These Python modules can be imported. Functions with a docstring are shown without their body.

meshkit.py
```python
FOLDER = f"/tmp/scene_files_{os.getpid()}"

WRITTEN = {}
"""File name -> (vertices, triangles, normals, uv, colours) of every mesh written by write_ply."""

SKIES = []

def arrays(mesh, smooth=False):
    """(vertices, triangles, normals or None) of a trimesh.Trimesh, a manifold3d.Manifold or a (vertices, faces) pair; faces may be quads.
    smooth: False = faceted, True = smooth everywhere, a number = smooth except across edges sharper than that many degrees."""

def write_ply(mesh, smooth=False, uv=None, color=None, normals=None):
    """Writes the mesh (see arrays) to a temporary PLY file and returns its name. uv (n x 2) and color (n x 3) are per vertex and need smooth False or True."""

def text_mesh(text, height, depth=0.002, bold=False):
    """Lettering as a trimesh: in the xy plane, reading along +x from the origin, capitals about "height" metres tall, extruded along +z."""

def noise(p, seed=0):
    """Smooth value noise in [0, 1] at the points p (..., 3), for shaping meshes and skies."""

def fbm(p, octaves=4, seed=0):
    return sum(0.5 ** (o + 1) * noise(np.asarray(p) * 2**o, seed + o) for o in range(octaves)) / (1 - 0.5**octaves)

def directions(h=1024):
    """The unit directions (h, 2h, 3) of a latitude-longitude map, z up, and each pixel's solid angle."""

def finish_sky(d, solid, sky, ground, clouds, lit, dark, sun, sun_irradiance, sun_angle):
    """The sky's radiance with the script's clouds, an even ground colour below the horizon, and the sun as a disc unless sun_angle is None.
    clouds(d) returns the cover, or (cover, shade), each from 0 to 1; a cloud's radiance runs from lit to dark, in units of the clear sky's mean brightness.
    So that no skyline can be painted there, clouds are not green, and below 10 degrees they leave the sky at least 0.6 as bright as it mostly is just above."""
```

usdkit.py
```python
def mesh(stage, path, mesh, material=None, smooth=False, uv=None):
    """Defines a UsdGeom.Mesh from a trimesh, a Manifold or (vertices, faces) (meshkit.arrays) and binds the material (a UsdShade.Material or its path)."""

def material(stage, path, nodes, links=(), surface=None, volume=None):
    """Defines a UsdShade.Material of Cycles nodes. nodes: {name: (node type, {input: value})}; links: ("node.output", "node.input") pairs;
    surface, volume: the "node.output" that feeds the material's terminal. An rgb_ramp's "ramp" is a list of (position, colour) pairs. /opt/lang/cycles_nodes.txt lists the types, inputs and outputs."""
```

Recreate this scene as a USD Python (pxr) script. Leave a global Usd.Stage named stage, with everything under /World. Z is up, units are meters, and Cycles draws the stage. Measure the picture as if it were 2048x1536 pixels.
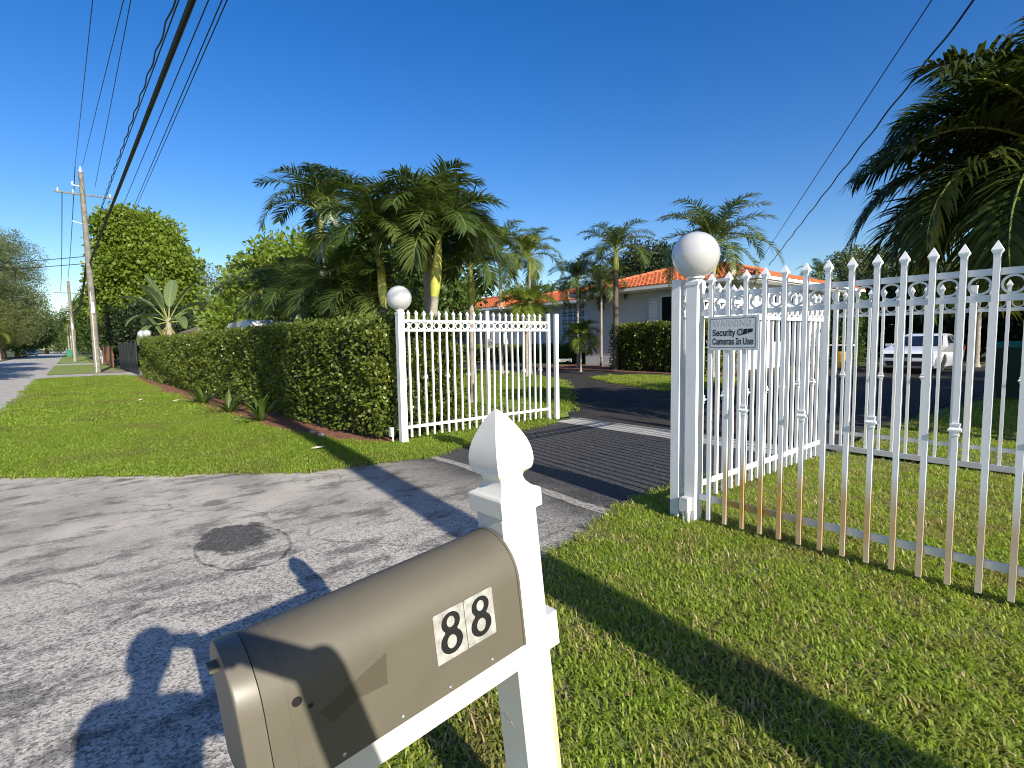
import math, random
import numpy as np, trimesh, manifold3d as m3
from shapely.geometry import Polygon, LineString, box as sbox
from shapely import affinity
from pxr import Usd, UsdGeom, UsdLux, UsdShade, Gf, Sdf, Vt
import usdkit, meshkit

stage = Usd.Stage.CreateInMemory()
UsdGeom.SetStageUpAxis(stage, 'Z')
UsdGeom.SetStageMetersPerUnit(stage, 1.0)
W = UsdGeom.Xform.Define(stage, '/World')
UsdGeom.Scope.Define(stage, '/World/Looks')
rng = np.random.default_rng(7)
PI = math.pi

# ------------------------------------------------------------------ camera, sky, sun, exposure
# x runs along the street to the right of the gate, y into the lot, the camera stands over the origin
cam = UsdGeom.Camera.Define(stage, '/World/camera')
pitch, roll, ang = math.radians(4.6854), math.radians(-0.9553), math.radians(-50.0817)
def to_world(v):
    a, b = math.cos(ang), math.sin(ang)
    return np.array([v[0]*a + v[1]*b, -v[0]*b + v[1]*a, v[2]])
r0, u0, f0 = np.array([1., 0, 0]), np.array([0, math.sin(pitch), math.cos(pitch)]), np.array([0, math.cos(pitch), -math.sin(pitch)])
RT = to_world(math.cos(roll)*r0 + math.sin(roll)*u0)
UP = to_world(-math.sin(roll)*r0 + math.cos(roll)*u0)
FW = to_world(f0)
EYE = np.array([0, 0, 1.42])
M = Gf.Matrix4d(*RT, 0, *UP, 0, *(-FW), 0, *EYE, 1)
cam.AddTransformOp().Set(M)
cam.CreateHorizontalApertureAttr(36.0)
cam.CreateVerticalApertureAttr(27.0)
cam.CreateFocalLengthAttr(1050.17/2048*36)
cam.CreateClippingRangeAttr(Gf.Vec2f(0.03, 5000))
cam.CreateExposureAttr(0.86)
SUN = np.array([0.897, -0.097, 0.432]); SUN /= np.linalg.norm(SUN)
SUN_EL, SUN_ROT = math.asin(SUN[2]), math.atan2(SUN[0], SUN[1])
dome = UsdLux.DomeLight.Define(stage, '/World/sky')
dm = usdkit.material(stage, '/World/Looks/sky_air', {
    'sky': ('sky_texture', {'sky_type': 'single_scattering', 'sun_disc': False, 'sun_elevation': SUN_EL, 'sun_rotation': SUN_ROT,
                            'altitude': 0.0, 'air_density': 1.0, 'aerosol_density': 0.6, 'ozone_density': 2.2}),
    'hs': ('hsv', {'hue': .514, 'saturation': 1.42, 'value': 1.0}),
    'bg': ('background_shader', {'strength': 0.092})}, [('sky.color', 'hs.color'), ('hs.color', 'bg.color')], surface='bg.background')
UsdShade.MaterialBindingAPI.Apply(dome.GetPrim()).Bind(dm)
dome.GetPrim().SetCustomDataByKey('kind', 'structure')
sun = UsdLux.DistantLight.Define(stage, '/World/sun')
zx = np.cross([0, 0, 1.], SUN); zx /= np.linalg.norm(zx); zy = np.cross(SUN, zx)
sun.AddTransformOp().Set(Gf.Matrix4d(*zx, 0, *zy, 0, *SUN, 0, 0, 0, 0, 1))
sun.CreateIntensityAttr(1.2); sun.CreateNormalizeAttr(True); sun.CreateAngleAttr(0.5)
sun.CreateColorAttr(Gf.Vec3f(1.0, 0.92, 0.79))

# ------------------------------------------------------------------ helpers
used = {}
def fresh(parent, name):
    k = used.get((parent, name), 0); used[(parent, name)] = k + 1
    return f'{parent}/{name}' if k == 0 else f'{parent}/{name}_{k:03d}'

def tag(prim, label=None, cat=None, group=None, kind=None):
    for k, v in (('label', label), ('category', cat), ('group', group), ('kind', kind)):
        if v: prim.SetCustomDataByKey(k, v)

class Thing:
    def __init__(s, path, base): s.path, s.base = path, np.asarray(base, float)

def thing(name, label, cat, base=(0, 0, 0), group=None):
    p = fresh('/World', name)
    x = UsdGeom.Xform.Define(stage, p); x.AddTranslateOp().Set(Gf.Vec3d(*map(float, base)))
    tag(x.GetPrim(), label, cat, group)
    return Thing(p, base)

class MB:
    """collects shapes (world coordinates) that become one mesh"""
    def __init__(s): s.v, s.f, s.n = [], [], 0
    def add(s, v, f):
        v = np.asarray(v, float); f = np.asarray(f, int)
        if f.shape[1] == 4: f = np.vstack([f[:, [0, 1, 2]], f[:, [0, 2, 3]]])
        s.v.append(v); s.f.append(f + s.n); s.n += len(v); return s
    def tm(s, m): return s.add(m.vertices, m.faces)
    def box(s, c, d, R=None):
        c, d = np.asarray(c, float), np.asarray(d, float)/2
        v = np.array([[x, y, z] for x in (-1, 1) for y in (-1, 1) for z in (-1, 1)], float)*d
        if R is not None: v = v @ np.asarray(R).T
        return s.add(v + c, [[0, 1, 3, 2], [4, 6, 7, 5], [0, 4, 5, 1], [2, 3, 7, 6], [0, 2, 6, 4], [1, 5, 7, 3]])
    def bbox(s, lo, hi): lo, hi = np.array(lo, float), np.array(hi, float); return s.box((lo+hi)/2, hi-lo)
    def loft(s, rings, cap=True):
        rings = [np.asarray(r, float) for r in rings]; n = len(rings[0])
        v = np.vstack(rings); f = []
        for i in range(len(rings)-1):
            for j in range(n):
                k = (j+1) % n
                f.append([i*n+j, i*n+k, (i+1)*n+k, (i+1)*n+j])
        s.add(v, f)
        if cap:
            for r, flip in ((rings[0], True), (rings[-1], False)):
                idx = [[0, j+1, j] if flip else [0, j, j+1] for j in range(1, n-1)]
                s.add(r, idx)
        return s
    def post(s, x, y, z0, z1, w, ch=.003, w2=None):
        h, k = w/2, (w2 or w)/2
        sec = np.array([[h-ch, -k], [h, -k+ch], [h, k-ch], [h-ch, k], [-h+ch, k], [-h, k-ch], [-h, -k+ch], [-h+ch, -k]])
        return s.loft([np.c_[sec+[x, y], np.full(8, z)] for z in (z0, z1)])
    def tube(s, pts, rad, n=6, cap=True):
        p = np.asarray(pts, float); r = np.broadcast_to(rad, (len(p),))
        t = np.gradient(p, axis=0); t /= np.linalg.norm(t, axis=1, keepdims=True)+1e-12
        ref = np.array([0, 0, 1.]) if abs(t[0][2]) < .9 else np.array([1., 0, 0])
        a = np.cross(t, ref); a /= np.linalg.norm(a, axis=1, keepdims=True)+1e-12
        b = np.cross(t, a); q = np.arange(n)*2*PI/n
        rings = [p[i] + r[i]*(np.cos(q)[:, None]*a[i] + np.sin(q)[:, None]*b[i]) for i in range(len(p))]
        return s.loft(rings, cap)
    def lathe(s, prof, o, n=24):
        q = np.arange(n)*2*PI/n
        return s.loft([np.c_[r*np.cos(q), r*np.sin(q), np.full(n, z)] + np.asarray(o, float) for r, z in prof])
    def sq(s, prof, o, R=None):
        """square section lathe: (half width, z)"""
        c = np.array([[1, -1], [1, 1], [-1, 1], [-1, -1]], float); rings = []
        for r, z in prof:
            v = np.c_[c*r, np.full(4, z)]
            if R is not None: v = v @ np.asarray(R).T
            rings.append(v + np.asarray(o, float))
        return s.loft(rings)
    def poly(s, pg, z):
        v, f = trimesh.creation.triangulate_polygon(pg, engine='earcut')
        f = np.asarray(f); a = np.asarray(v)
        cr = np.cross(a[f[:, 1]]-a[f[:, 0]], a[f[:, 2]]-a[f[:, 0]]); f[cr < 0] = f[cr < 0][:, ::-1]
        return s.add(np.c_[a, np.full(len(a), z)], f)
    def arrays(s): return np.vstack(s.v), np.vstack(s.f)
    def xf(s, R, o=(0, 0, 0)):
        s.v = [v @ np.asarray(R).T + np.asarray(o, float) for v in s.v]; return s
    def build(s, name, mat, parent=None, smooth=False, label=None, kind=None):
        v, f = s.arrays()
        if parent is None: path, base = fresh('/World', name), np.zeros(3)
        else: path, base = fresh(parent.path, name), parent.base
        m = usdkit.mesh(stage, path, (v-base, f), mat, smooth=smooth)
        if label: m.GetPrim().SetCustomDataByKey('label', label)
        if kind: m.GetPrim().SetCustomDataByKey('kind', kind)
        return Thing(path, base)
def prim(t): return stage.GetPrimAtPath(t.path)

def mat(name, col, rough=.6, var=.12, scale=8, bump=0, bscale=60, spec=.4, extra=None, metallic=0, coat=0, col2=None):
    """plain surface whose colour drifts a little with position"""
    c = np.array(col, float); c2 = np.array(col2, float) if col2 is not None else c*(1-var)
    nodes = {'tc': ('geometry', {}), 'n': ('noise_texture', {'scale': scale, 'detail': 5, 'roughness': .6}),
             'r': ('rgb_ramp', {'ramp': [(.3, c2), (.7, np.minimum(c*(1+var*.5), .95))]}),
             'p': ('principled_bsdf', {'roughness': rough, 'specular_ior_level': spec, 'metallic': metallic, 'coat_weight': coat})}
    links = [('tc.position', 'n.vector'), ('n.fac', 'r.fac'), ('r.color', 'p.base_color')]
    if bump:
        nodes['bn'] = ('noise_texture', {'scale': bscale, 'detail': 4}); nodes['b'] = ('bump', {'strength': bump, 'distance': .01})
        links += [('tc.position', 'bn.vector'), ('bn.fac', 'b.height'), ('b.normal', 'p.normal')]
    return usdkit.material(stage, f'/World/Looks/{name}', nodes, links, surface='p.BSDF')

def leafmat(name, a, b, trans=.35, rough=.45, spec=.35, patch=None, pscale=.8):
    """foliage: colour varies from leaf to leaf and from clump to clump"""
    a, b = np.array(a, float), np.array(b, float)
    nodes = {'g': ('geometry', {}), 'oi': ('object_info', {}), 'ad': ('math', {'math_type': 'multiply_add', 'value2': .55, 'value3': 0.}),
             'm2': ('math', {'math_type': 'multiply', 'value2': .45}),
             'r': ('rgb_ramp', {'ramp': [(0, a), (.6, (a+b)/2), (1, b)]}),
             'tc': ('hsv', {'hue': .485, 'saturation': 1.1, 'value': 1.25}),
             'p': ('principled_bsdf', {'roughness': rough, 'specular_ior_level': spec}), 't': ('translucent_bsdf', {}),
             'mx': ('mix_closure', {'fac': trans})}
    links = [('g.random_per_island', 'ad.value1'), ('oi.random', 'm2.value1'), ('m2.value', 'ad.value3'), ('ad.value', 'r.fac'), ('r.color', 'p.base_color'),
             ('r.color', 'tc.color'), ('tc.color', 't.color'), ('p.BSDF', 'mx.closure1'), ('t.BSDF', 'mx.closure2')]
    if patch is not None:
        nodes['pn'] = ('noise_texture', {'scale': pscale, 'detail': 5, 'roughness': .65}); nodes['pr'] = ('map_range', {'from_min': .48, 'from_max': .68, 'to_min': 0., 'to_max': .85, 'clamp': True}); nodes['pm'] = ('mix', {'color2': tuple(patch)})
        links = [l for l in links if l not in (('r.color', 'p.base_color'), ('r.color', 'tc.color'))] + [('g.position', 'pn.vector'), ('pn.fac', 'pr.value'), ('pr.result', 'pm.fac'), ('r.color', 'pm.color1'), ('pm.color', 'p.base_color'), ('pm.color', 'tc.color')]
    return usdkit.material(stage, f'/World/Looks/{name}', nodes, links, surface='mx.closure')

def unit(v): v = np.asarray(v, float); return v/np.linalg.norm(v)
def quat_to(axis, ang):
    a = unit(axis)*math.sin(ang/2); return (math.cos(ang/2), *a)
def scatter(parent_path, name, protos, material, pos, quats, scales, label=None, cat=None, kind='stuff', idx=None):
    path = fresh(parent_path, name)
    pi = UsdGeom.PointInstancer.Define(stage, path)
    targets = []
    for i, (v, f) in enumerate(protos):
        p = f'{path}/clump' if i == 0 else f'{path}/clump_{i:03d}'
        usdkit.mesh(stage, p, (v, f), material); targets.append(Sdf.Path(p))
    pi.CreatePrototypesRel().SetTargets(targets)
    n = len(pos)
    pi.CreatePositionsAttr(Vt.Vec3fArray.FromNumpy(np.asarray(pos, np.float32)))
    pi.CreateProtoIndicesAttr(Vt.IntArray.FromNumpy((np.arange(n) % len(protos) if idx is None else idx).astype(np.int32)))
    q = np.asarray(quats, float)
    pi.CreateOrientationsAttr(Vt.QuathArray([Gf.Quath(float(a), float(b), float(c), float(d)) for a, b, c, d in q]))
    sc = np.asarray(scales, np.float32)
    if sc.ndim == 1: sc = np.repeat(sc[:, None], 3, 1)
    pi.CreateScalesAttr(Vt.Vec3fArray.FromNumpy(sc))
    tag(pi.GetPrim(), label, cat, None, kind)
    return pi
def rand_quats(n, r, upright=None):
    q = r.normal(size=(n, 4)); q /= np.linalg.norm(q, axis=1, keepdims=True)
    if upright is not None:
        a = r.uniform(0, 2*PI, n); t = r.normal(0, upright, (n, 2))
        q = np.c_[np.cos(a/2), np.sin(a/2)*t[:, 0]*0+t[:, 0]/2, t[:, 1]/2, np.sin(a/2)]; q /= np.linalg.norm(q, axis=1, keepdims=True)
    return q

def leaf_clump(r, n, rad, ln, wd, shape='oval', hollow=.4, up=0.3):
    """n folded leaves spread through a ball of radius rad"""
    V, F = [], []
    for i in range(n):
        d = unit(r.normal(size=3)); p = d*rad*(hollow+(1-hollow)*r.random()**.6)
        ax = unit(d+r.normal(0, .7, 3)+[0, 0, up-.3]); s = unit(np.cross(ax, r.normal(size=3))); nn = np.cross(ax, s)
        L, w = ln*r.uniform(.7, 1.25), wd*r.uniform(.75, 1.2)
        k = len(V)*0 + i*6
        V += [p, p+ax*L*.3+s*w*.5+nn*w*.12, p+ax*L*.7+s*w*.42+nn*w*.05, p+ax*L-nn*w*.2, p+ax*L*.7-s*w*.42+nn*w*.05, p+ax*L*.3-s*w*.5+nn*w*.12]
        F += [[k, k+1, k+5], [k+1, k+2, k+5], [k+2, k+4, k+5], [k+2, k+3, k+4]]
    return np.array(V), np.array(F)

# ------------------------------------------------------------------ materials
white = mat('white_paint', (.74, .74, .735), .38, .05, 6, spec=.5)
vinyl = mat('white_vinyl', (.64, .62, .56), .36, .10, 5, bump=.03, bscale=50, spec=.5)
vinyl2 = mat('post_vinyl', (.60, .60, .59), .36, .10, 4, bump=.03, bscale=40, spec=.5, col2=(.54, .525, .48))
globe_m = usdkit.material(stage, '/World/Looks/opal_globe', {'p': ('principled_bsdf', {'base_color': (.42, .43, .44), 'roughness': .14, 'coat_weight': .4, 'subsurface_weight': .35, 'subsurface_radius': (.1, .1, .1), 'subsurface_scale': .1})}, [], surface='p.BSDF')
# fence paint with rusty irrigation stains low on the pickets
def rust(name, m0, m1, m2): return usdkit.material(stage, '/World/Looks/'+name, {
    'g': ('geometry', {}), 's': ('separate_xyz', {}), 'mx': ('map_range', {'from_min': .62, 'from_max': .40, 'to_min': 0., 'to_max': 1., 'clamp': True}),
    'my': ('map_range', {'from_min': .02, 'from_max': .22, 'to_min': .85, 'to_max': 1., 'clamp': True}),
    'ma': ('map_range', {'from_min': -2.03, 'from_max': -1.86, 'to_min': 0., 'to_max': 1., 'clamp': True}),
    'mb': ('map_range', {'from_min': m0, 'from_max': m1, 'to_min': 1., 'to_max': m2, 'clamp': True}),
    'n': ('noise_texture', {'scale': 9., 'detail': 4}), 'nr': ('map_range', {'from_min': .3, 'from_max': .65, 'to_min': .8, 'to_max': 1., 'clamp': True}),
    'm1': ('math', {'math_type': 'multiply'}), 'm2': ('math', {'math_type': 'multiply'}), 'm3': ('math', {'math_type': 'multiply'}), 'm4': ('math', {'math_type': 'multiply'}),
    'c': ('mix', {'color1': (.78, .79, .79), 'color2': (.50, .285, .06)}), 'p': ('principled_bsdf', {'roughness': .42})},
    [('g.position', 's.vector'), ('s.z', 'mx.value'), ('s.z', 'my.value'), ('s.x', 'ma.value'), ('s.x', 'mb.value'), ('g.position', 'n.vector'), ('n.fac', 'nr.value'),
     ('mx.result', 'm1.value1'), ('my.result', 'm1.value2'), ('m1.value', 'm2.value1'), ('ma.result', 'm2.value2'), ('m2.value', 'm3.value1'), ('mb.result', 'm3.value2'),
     ('m3.value', 'm4.value1'), ('nr.result', 'm4.value2'), ('m4.value', 'c.fac'), ('c.color', 'p.base_color')], surface='p.BSDF')
fence_rust, rail_rust = rust('fence_paint_rust', -1.55, -.35, .68), rust('rail_paint_rust', -1.62, -1.25, .10)
taupe = mat('taupe_enamel', (.104, .094, .070), .62, .10, 7, bump=.05, bscale=60, spec=.4)
black = mat('black_print', (.012, .012, .014), .5, .1)
label_w = mat('weathered_label', (.38, .38, .36), .6, .2, 55, col2=(.21, .21, .195))
steel = mat('galvanised', (.45, .46, .46), .35, .15, 30, metallic=.8)
grey_box = mat('grey_pvc', (.55, .55, .53), .5, .08)
sign_face = mat('sign_face', (.60, .62, .62), .35, .06, 12)
sign_faint = mat('sign_faded_ink', (.56, .565, .55), .4, .05)
dark_green = mat('dark_green_plastic', (.01, .03, .02), .45, .1)
green_lid = mat('green_plastic_lid', (.02, .16, .09), .45, .1)
yellow = mat('yellow_plastic', (.70, .38, .03), .4, .05)
stucco = mat('white_stucco', (.63, .66, .67), .85, .06, 3, bump=.25, bscale=40)
stucco_trim = mat('white_trim', (.80, .80, .78), .6, .05)
tile_m = usdkit.material(stage, '/World/Looks/clay_tile', {
    'g': ('geometry', {}), 'n': ('noise_texture', {'scale': 1.3, 'detail': 6, 'roughness': .7}), 'ad': ('math', {'math_type': 'multiply_add', 'value2': .5, 'value3': .2}),
    'ad2': ('math', {'math_type': 'multiply_add', 'value2': .5}),
    'r': ('rgb_ramp', {'ramp': [(.2, (.33, .085, .030)), (.5, (.55, .150, .048)), (.8, (.66, .22, .085))]}), 'p': ('principled_bsdf', {'roughness': .7})},
    [('g.position', 'n.vector'), ('g.random_per_island', 'ad.value1'), ('n.fac', 'ad2.value1'), ('ad.value', 'ad2.value3'), ('ad2.value', 'r.fac'), ('r.color', 'p.base_color')], surface='p.BSDF')
glass_dark = mat('dark_glass', (.012, .016, .02), .06, .1, spec=.8)
wood_grey = mat('weathered_pole_wood', (.20, .195, .16), .85, .35, 5, bump=.4, bscale=25, col2=(.11, .10, .08))
wire_m = mat('black_cable', (.012, .012, .014), .5, .1)
bark = mat('palm_bark', (.30, .27, .22), .85, .35, 12, bump=.3, bscale=30)
bark_dark = mat('tree_bark', (.11, .085, .06), .9, .35, 6, bump=.4, bscale=20)
crownshaft = mat('crownshaft_green', (.22, .28, .05), .4, .3, 4, col2=(.34, .33, .07))
crownshaft_y = mat('crownshaft_yellow', (.44, .42, .08), .4, .3, 4, col2=(.30, .33, .06))
rachis_m = mat('frond_stalk', (.22, .25, .06), .45, .2, 10)
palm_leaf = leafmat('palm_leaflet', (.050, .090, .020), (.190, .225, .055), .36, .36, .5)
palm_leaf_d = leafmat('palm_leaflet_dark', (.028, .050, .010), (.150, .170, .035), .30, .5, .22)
palm_leaf_y = leafmat('palm_leaflet_young', (.10, .15, .022), (.27, .30, .045), .42, .4, .45)
leaf_bright = leafmat('leaf_bright', (.12, .185, .020), (.29, .36, .050), .42)
leaf_mid = leafmat('leaf_mid', (.055, .10, .020), (.15, .20, .042), .38)
leaf_olive = leafmat('leaf_olive', (.10, .13, .045), (.23, .26, .10), .38)
leaf_dark = leafmat('leaf_dark', (.015, .030, .008), (.045, .065, .018), .28)
hedge_leaf = leafmat('hedge_leaf', (.070, .12, .018), (.33, .335, .055), .4, .34, .5)
banana_leaf = leafmat('paddle_leaf', (.11, .165, .065), (.20, .255, .115), .34)
grass_m = leafmat('grass_blade', (.24, .35, .04), (.58, .62, .14), .55, .5, .3, patch=(.30, .27, .09), pscale=1.7)
grass_sun = leafmat('grass_blade_verge', (.20, .30, .035), (.43, .50, .085), .5, .5, .25, patch=(.22, .225, .065), pscale=.55)
straw = leafmat('dead_blade', (.34, .27, .12), (.55, .44, .21), .3)
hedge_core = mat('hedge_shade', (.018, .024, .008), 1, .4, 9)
soil = mat('lawn_soil', (.14, .165, .042), 1, .5, 9, bump=.8, bscale=45, col2=(.085, .08, .036))
soil_sun = mat('verge_soil', (.17, .24, .035), 1, .4, 2.2, col2=(.14, .16, .045))
mulch_m = mat('red_mulch', (.26, .105, .055), .95, .6, 28, bump=.9, bscale=70, col2=(.05, .028, .018))
concrete = mat('pale_concrete', (.40, .38, .34), .85, .25, 5, bump=.2, bscale=60)
car_white = mat('car_paint_white', (.78, .79, .80), .12, .02, coat=.6)
tyre = mat('tyre_rubber', (.014, .014, .015), .8, .1)
alloy = mat('wheel_alloy', (.5, .5, .52), .3, .05, metallic=.9)
wood_brown = mat('brown_fence_wood', (.22, .10, .055), .85, .3, 6)
mesh_dark = mat('dark_screen', (.028, .030, .028), .9, .4, 3)
roof_brown = mat('brown_shingle', (.17, .14, .11), .9, .3, 6)

# worn asphalt, pale exposed stone, darker towards the gate, with a round sunken patch
def asphalt():
    N = {'g': ('geometry', {}), 's': ('separate_xyz', {}),
         'big': ('noise_texture', {'scale': .9, 'detail': 6, 'roughness': .62}), 'mid': ('noise_texture', {'scale': 5.5, 'detail': 8, 'roughness': .72}),
         'st': ('mapping', {'scale': (1.25, .55, 1)}), 'streak': ('noise_texture', {'scale': 3.2, 'detail': 9, 'roughness': .74}),
         'agg': ('voronoi_texture', {'scale': 96., 'feature': 'f1'}), 'aggc': ('rgb_to_bw', {}), 'fine': ('noise_texture', {'scale': 210., 'detail': 3}),
         'stone': ('rgb_ramp', {'ramp': [(0, (.05, .049, .046)), (.22, (.13, .125, .115)), (.42, (.37, .35, .315)), (1, (.68, .645, .58))]}),
         'worn': ('rgb_ramp', {'ramp': [(.25, (.15, .138, .118)), (.42, (.31, .285, .245)), (.56, (.45, .415, .355)), (.75, (.56, .515, .44))]}),
         'dark': ('rgb_ramp', {'ramp': [(.2, (.024, .024, .024)), (.7, (.058, .056, .054)), (1, (.16, .155, .145))]}),
         # how far gone: 0 fresh dark, 1 pale
         'yb': ('math', {'math_type': 'multiply_add', 'value2': 2.4, 'value3': -1.2}), 'yw': ('math', {'math_type': 'add'}),
         'yr': ('map_range', {'from_min': 2.0, 'from_max': 3.7, 'to_min': 0., 'to_max': 1., 'clamp': True, 'range_type': 'smoothstep'}),
         'blk': ('map_range', {'from_min': .50, 'from_max': .60, 'to_min': 0., 'to_max': .66, 'clamp': True}),
         'xw': ('math', {'math_type': 'multiply_add', 'value2': 2.2, 'value3': 0.}), 'ag': ('map_range', {'from_min': -3.9, 'from_max': -2.2, 'to_min': .16, 'to_max': .78, 'clamp': True}), 'mixA': ('mix', {}), 'mixB': ('mix', {}), 'mixC': ('mix', {}), 'mixD': ('mix', {'color2': (.03, .03, .031)}),
         # cracks
         'wob': ('noise_texture', {'scale': 2.2, 'detail': 5}), 'wv': ('vector_math', {'math_type': 'multiply_add', 'vector2': (.55, .55, 0.)}),
         'cr': ('voronoi_texture', {'scale': .55, 'feature': 'distance_to_edge'}), 'crm': ('map_range', {'from_min': .003, 'from_max': .010, 'to_min': 1., 'to_max': 0., 'clamp': True}),
         'crn': ('map_range', {'from_min': .46, 'from_max': .56, 'to_min': 0., 'to_max': .5, 'clamp': True}), 'crx': ('math', {'math_type': 'multiply'}), 'mixE': ('mix', {'color2': (.028, .027, .026)}),
         # sunken round patch
         'pv': ('vector_math', {'math_type': 'subtract', 'vector2': (-4.03, .85, 0)}), 'pm': ('vector_math', {'math_type': 'multiply', 'vector2': (1., 1.6, 0)}), 'pm2': ('vector_math', {'math_type': 'multiply', 'vector2': (1., 1.18, 0)}), 'pl': ('vector_math', {'math_type': 'length'}), 'pw': ('math', {'math_type': 'multiply_add', 'value2': .16, 'value3': 0.}), 'rn': ('map_range', {'from_min': .47, 'from_max': .55, 'to_min': .4, 'to_max': .85, 'clamp': True}),
         'ring': ('math', {'math_type': 'compare', 'value2': .55, 'value3': .016}), 'ringn': ('math', {'math_type': 'multiply'}),
         'pv2': ('vector_math', {'math_type': 'subtract', 'vector2': (-4.24, .83, 0)}), 'pl2': ('vector_math', {'math_type': 'length'}), 'pw2': ('math', {'math_type': 'multiply_add', 'value2': .62, 'value3': -.13}),
         'blot': ('map_range', {'from_min': .655, 'from_max': .575, 'to_min': 0., 'to_max': .9, 'clamp': True}), 'mixF': ('mix', {'color2': (.036, .034, .032)}), 'mixG': ('mix', {'color2': (.03, .029, .028)}),
         'bh': ('math', {'math_type': 'multiply_add', 'value2': .6}), 'b': ('bump', {'strength': .55, 'distance': .006}), 'p': ('principled_bsdf', {'roughness': .8, 'specular_ior_level': .35})}
    L = [('g.position', 's.vector'), ('g.position', 'big.vector'), ('g.position', 'mid.vector'), ('g.position', 'st.vector'), ('st.vector', 'streak.vector'), ('g.position', 'agg.vector'), ('agg.color', 'aggc.color'),
         ('g.position', 'fine.vector'), ('aggc.val', 'stone.fac'), ('big.fac', 'worn.fac'), ('aggc.val', 'dark.fac'),
         ('big.fac', 'yb.value1'), ('s.y', 'yw.value1'), ('yb.value', 'yw.value2'), ('yw.value', 'yr.value'),
         ('big.fac', 'xw.value1'), ('s.x', 'xw.value3'), ('xw.value', 'ag.value'), ('ag.result', 'mixA.fac'), ('streak.fac', 'blk.value'), ('worn.color', 'mixA.color1'), ('stone.color', 'mixA.color2'),
         ('blk.result', 'mixB.fac'), ('mixA.color', 'mixB.color1'), ('dark.color', 'mixB.color2'),
         ('yr.result', 'mixC.fac'), ('mixB.color', 'mixC.color1'), ('dark.color', 'mixC.color2'),
         ('g.position', 'wob.vector'), ('wob.color', 'wv.vector1'), ('g.position', 'wv.vector3'), ('wv.vector', 'cr.vector'), ('cr.distance', 'crm.value'), ('big.fac', 'crn.value'), ('crm.result', 'crx.value1'), ('crn.result', 'crx.value2'),
         ('crx.value', 'mixE.fac'), ('mixC.color', 'mixE.color1'),
         ('g.position', 'pv.vector1'), ('pv.vector', 'pm.vector1'), ('pm.vector', 'pl.vector1'), ('mid.fac', 'pw.value1'), ('pl.value', 'pw.value3'), ('pw.value', 'ring.value1'), ('ring.value', 'ringn.value1'), ('streak.fac', 'rn.value'), ('rn.result', 'ringn.value2'),
         ('g.position', 'pv2.vector1'), ('pv2.vector', 'pm2.vector1'), ('pm2.vector', 'pl2.vector1'), ('mid.fac', 'pw2.value1'), ('pl2.value', 'pw2.value3'), ('pw2.value', 'blot.value'),
         ('ringn.value', 'mixF.fac'), ('mixE.color', 'mixF.color1'), ('blot.result', 'mixG.fac'), ('mixF.color', 'mixG.color1'), ('dark.color', 'mixG.color2'),
         ('agg.distance', 'bh.value1'), ('fine.fac', 'bh.value3'), ('bh.value', 'b.height'), ('b.normal', 'p.normal'), ('mixG.color', 'p.base_color')]
    return usdkit.material(stage, '/World/Looks/worn_asphalt', N, L, surface='p.BSDF')
asph = asphalt()
asph_dark = mat('driveway_asphalt', (.042, .038, .033), .9, .5, 2.5, bump=.4, bscale=180, spec=.2, col2=(.020, .018, .016))
road_m = mat('street_asphalt', (.42, .40, .365), .85, .18, 2, bump=.3, bscale=150, col2=(.28, .27, .25))
joint_m = mat('worn_joint', (.34, .32, .28), .9, .6, 30, col2=(.08, .078, .07))

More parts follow.
